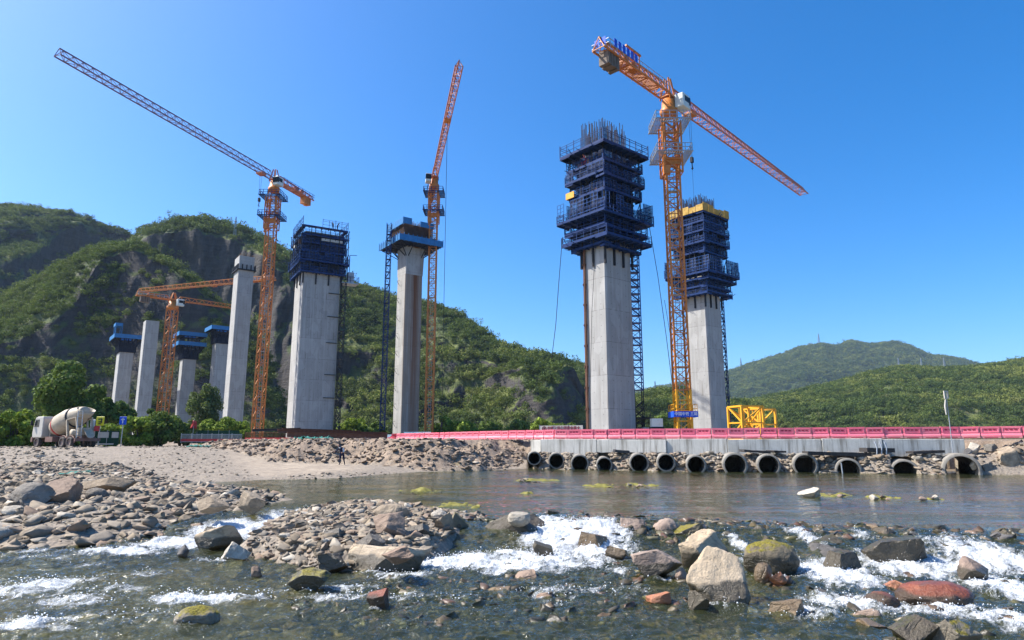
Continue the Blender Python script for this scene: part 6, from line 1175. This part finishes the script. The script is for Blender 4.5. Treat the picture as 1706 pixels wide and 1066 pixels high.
# mossy patches in the pool
for i, (px, py, rx, lab) in enumerate(((895, 800, 40, 'yellow green weed patch at the left of the pool'), (1000, 809, 30, 'weed patch left of the stones in the pool'), (1070, 808, 34, 'weed patch with stones in the middle of the pool'), (1385, 825, 36, 'mossy patch under the white stone'), (1470, 829, 22, 'weed patch right of the white stone patch'), (1548, 832, 20, 'bright weed patch far right in the pool'), (700, 817, 36, 'long yellow green weed patch behind the spit'), (880, 822, 18, 'small weed patch behind the dark wet boulder'), (640, 787, 20, 'weed on the shore of the pool'), (760, 842, 40, 'moss mat along the back edge of the spit'))):
    c = PZ(px, py, 0); w = rx * c.y * CT / FPX; n = 36; u, v = np.meshgrid(np.linspace(-1, 1, n), np.linspace(-1, 1, n)); x, y = u.ravel() * w, v.ravel() * w * 1.3; r = np.hypot(u, v).ravel(); nn = fbm(xy(x + c.x, y + c.y, 2.0, 1.3), 4)
    z = .07 * (1 - r ** 1.2) + .14 * nn - .03 + .05 * fbm(xy(x + c.x, y + c.y, 4.0, 5), 3) - .03; z = np.maximum(z, -.15)
    if i == 0: M['weed'] = paint('yellow green water weed', (.20, .18, .03), .85, .6, (.07, .06, .03), .7, 4)
    o = link(bpy.data.objects.new('weed_patch', np_mesh('weed_patch', np.stack([x, y, z], 1), grid_faces(n, n), M['weed'], True))); o.location = (c.x, c.y, 0.0); tag(o, lab, 'weed')
    if i in (0, 2, 3, 4, 5):
        q = pz2([(px - rx * .8, py - 2), (px + rx * .8, py - 2), (px + rx * .7, py + 3), (px - rx * .7, py + 3)], .03); stones(q, 3, .10, .22, ['pale stone on the left pool weed patch', '', 'pale stone on the middle pool weed patch', 'stone on the patch of the white stone', 'stone on the weed right of the white stone', 'stone on the far right weed patch'][i], 'stones on the pool weed patches', STONE, 1.5, .02, lambda x, y: x * 0 + .02)
# gravel: everything too small to count
def gravel(polys, name, lab, cols=None, zf=None, wet=False):
    Vs, Fs, Ts, n0 = [], [], [], 0; bv, bf = ICO[2]; vs = [rockverts(400 + k, 2, .9 if k % 3 else .4, (.38, .6, .28, .7)[k % 4], .06)[0] for k in range(10)]
    for poly, n, s0, s1, pw in polys:
        P = inpoly(poly, n, gr); P = P[[not_in_pipe(x_, y_) for x_, y_ in P]]; n = len(P); z = ground_h(P[:, 0], P[:, 1])[0] if zf is None else zf(P[:, 0], P[:, 1]); s = s0 + (s1 - s0) * gr.random(n) ** pw; th = gr.uniform(0, 6.28, n); ct, st = np.cos(th), np.sin(th); tl = gr.uniform(-.4, .4, n)
        B = np.stack([vs[k % 10] for k in range(n)]) * s[:, None, None] * gr.uniform(.75, 1.3, (n, 1, 3)); B[:, :, 2] += tl[:, None] * B[:, :, 0]
        X_ = B[:, :, 0] * ct[:, None] - B[:, :, 1] * st[:, None] + P[:, 0:1]; Y_ = B[:, :, 0] * st[:, None] + B[:, :, 1] * ct[:, None] + P[:, 1:2]; Z_ = B[:, :, 2] + (z + s * .06)[:, None]
        Vs.append(np.stack([X_, Y_, Z_], -1).reshape(-1, 3)); Fs.append((np.arange(n)[:, None, None] * len(bv) + bf[None]).reshape(-1, 3) + n0); n0 += n * len(bv); Ts.append(np.repeat(gr.random(n), len(bv)))
    t = NT(name); p = t.geo('Position'); a = t.attr('tint'); c = t.ramp(a, cols or [(0, (.075, .06, .042)), (.2, (.25, .195, .13)), (.4, (.15, .13, .105)), (.6, (.31, .25, .175)), (.8, (.21, .145, .10)), (.93, (.27, .23, .175)), (1, (.46, .41, .33))]); n = t.noise(p, 12, 5, .7); c = t.mix(t.ss(n, .45, .75, 0, .5), c, (.14, .12, .10)); t.fin(c, .35 if wet else .9, t.bump(n, .5, .03))
    o = link(bpy.data.objects.new(name, np_mesh(name, np.concatenate(Vs), np.concatenate(Fs), t.m, False, {'tint': np.concatenate(Ts)}))); tag(o, lab, 'gravel', kind='stuff')
SUB = pz2([(150, 1066), (700, 1066), (1706, 1066), (1706, 890), (1200, 880), (860, 875), (700, 960), (480, 1000)], -.5)
gravel([(BARG, 7500, .03, .30, 2.6), (BARU, 2600, .02, .20, 3.2), (SPITG, 5600, .02, .19, 2.8), (SHO, 600, .02, .14, 2), (SUB, 2600, .04, .16, 1.5), ([(x_, y_ + .1) for x_, y_ in TOE[3:]] + [(x, y - .3) for x, y in WALLF[::-1]], 2200, .06, .28, 1.4),
        ([(31, 48.8), (60, 44.5), (60, 48.5), (33.5, 50.4)], 600, .05, .3, 1.5), (pz2([(230, 760), (330, 752), (420, 780), (560, 790), (300, 800), (200, 780)], .6), 2600, .015, .13, 3)], 'gravel', 'loose gravel and small stones of the river banks')

gravel([(BK, 900, .05, .30, 2.0), (BK2, 3600, .04, .32, 3.2)], 'rubble', 'brown rubble stuck in the dirt bank', [(0, (.10, .07, .045)), (.25, (.26, .185, .12)), (.5, (.17, .13, .10)), (.75, (.31, .235, .165)), (.93, (.22, .16, .12)), (1, (.42, .36, .28))])
LIPB = pz2([(780, 868), (1000, 868), (1240, 872), (1450, 882), (1720, 890), (1720, 906), (1450, 902), (1240, 892), (1000, 880), (780, 876)], -.05)
RIF = pz2([(470, 990), (640, 965), (860, 955), (1140, 950), (1150, 1015), (1000, 1035), (640, 1045), (480, 1020)], -.45); RRP = pz2([(1260, 935), (1720, 920), (1720, 1066), (1480, 1066), (1260, 1000)], -.4)
olive = [(0, (.028, .026, .014)), (.35, (.06, .05, .025)), (.6, (.09, .065, .035)), (.78, (.12, .06, .035)), (.92, (.085, .085, .025)), (1, (.17, .13, .085))]
gravel([(LIPB, 900, .05, .22, 1.8), (RIF, 900, .03, .15, 1.8), (RRP, 420, .04, .20, 2.0), (WC, 320, .04, .16, 2.0)], 'riverbed_stones', 'small wet stones breaking the surface of the rapids', olive, lambda x, y: wlevel(x, y) - .06 + .05 * gr.random(len(x)), True)
# ------------------------------------------------------------------ haze: the clear blue air that fades the far mountain
b = MB(); b.bx(-4200, 4200, -60, 3400, -4.0, 520)
hz = bpy.data.materials.new('haze'); hz.use_nodes = True; hn = hz.node_tree; hn.nodes.remove(hn.nodes['Principled BSDF'])
pv = hn.nodes.new('ShaderNodeVolumePrincipled'); pv.inputs['Color'].default_value = (.55, .74, 1.0, 1); pv.inputs['Density'].default_value = .000065; pv.inputs['Anisotropy'].default_value = .2
hn.links.new(pv.outputs[0], hn.nodes['Material Output'].inputs['Volume']); o = b.build('haze', hz); tag(o, 'thin blue haze over the valley', 'haze', kind='stuff')
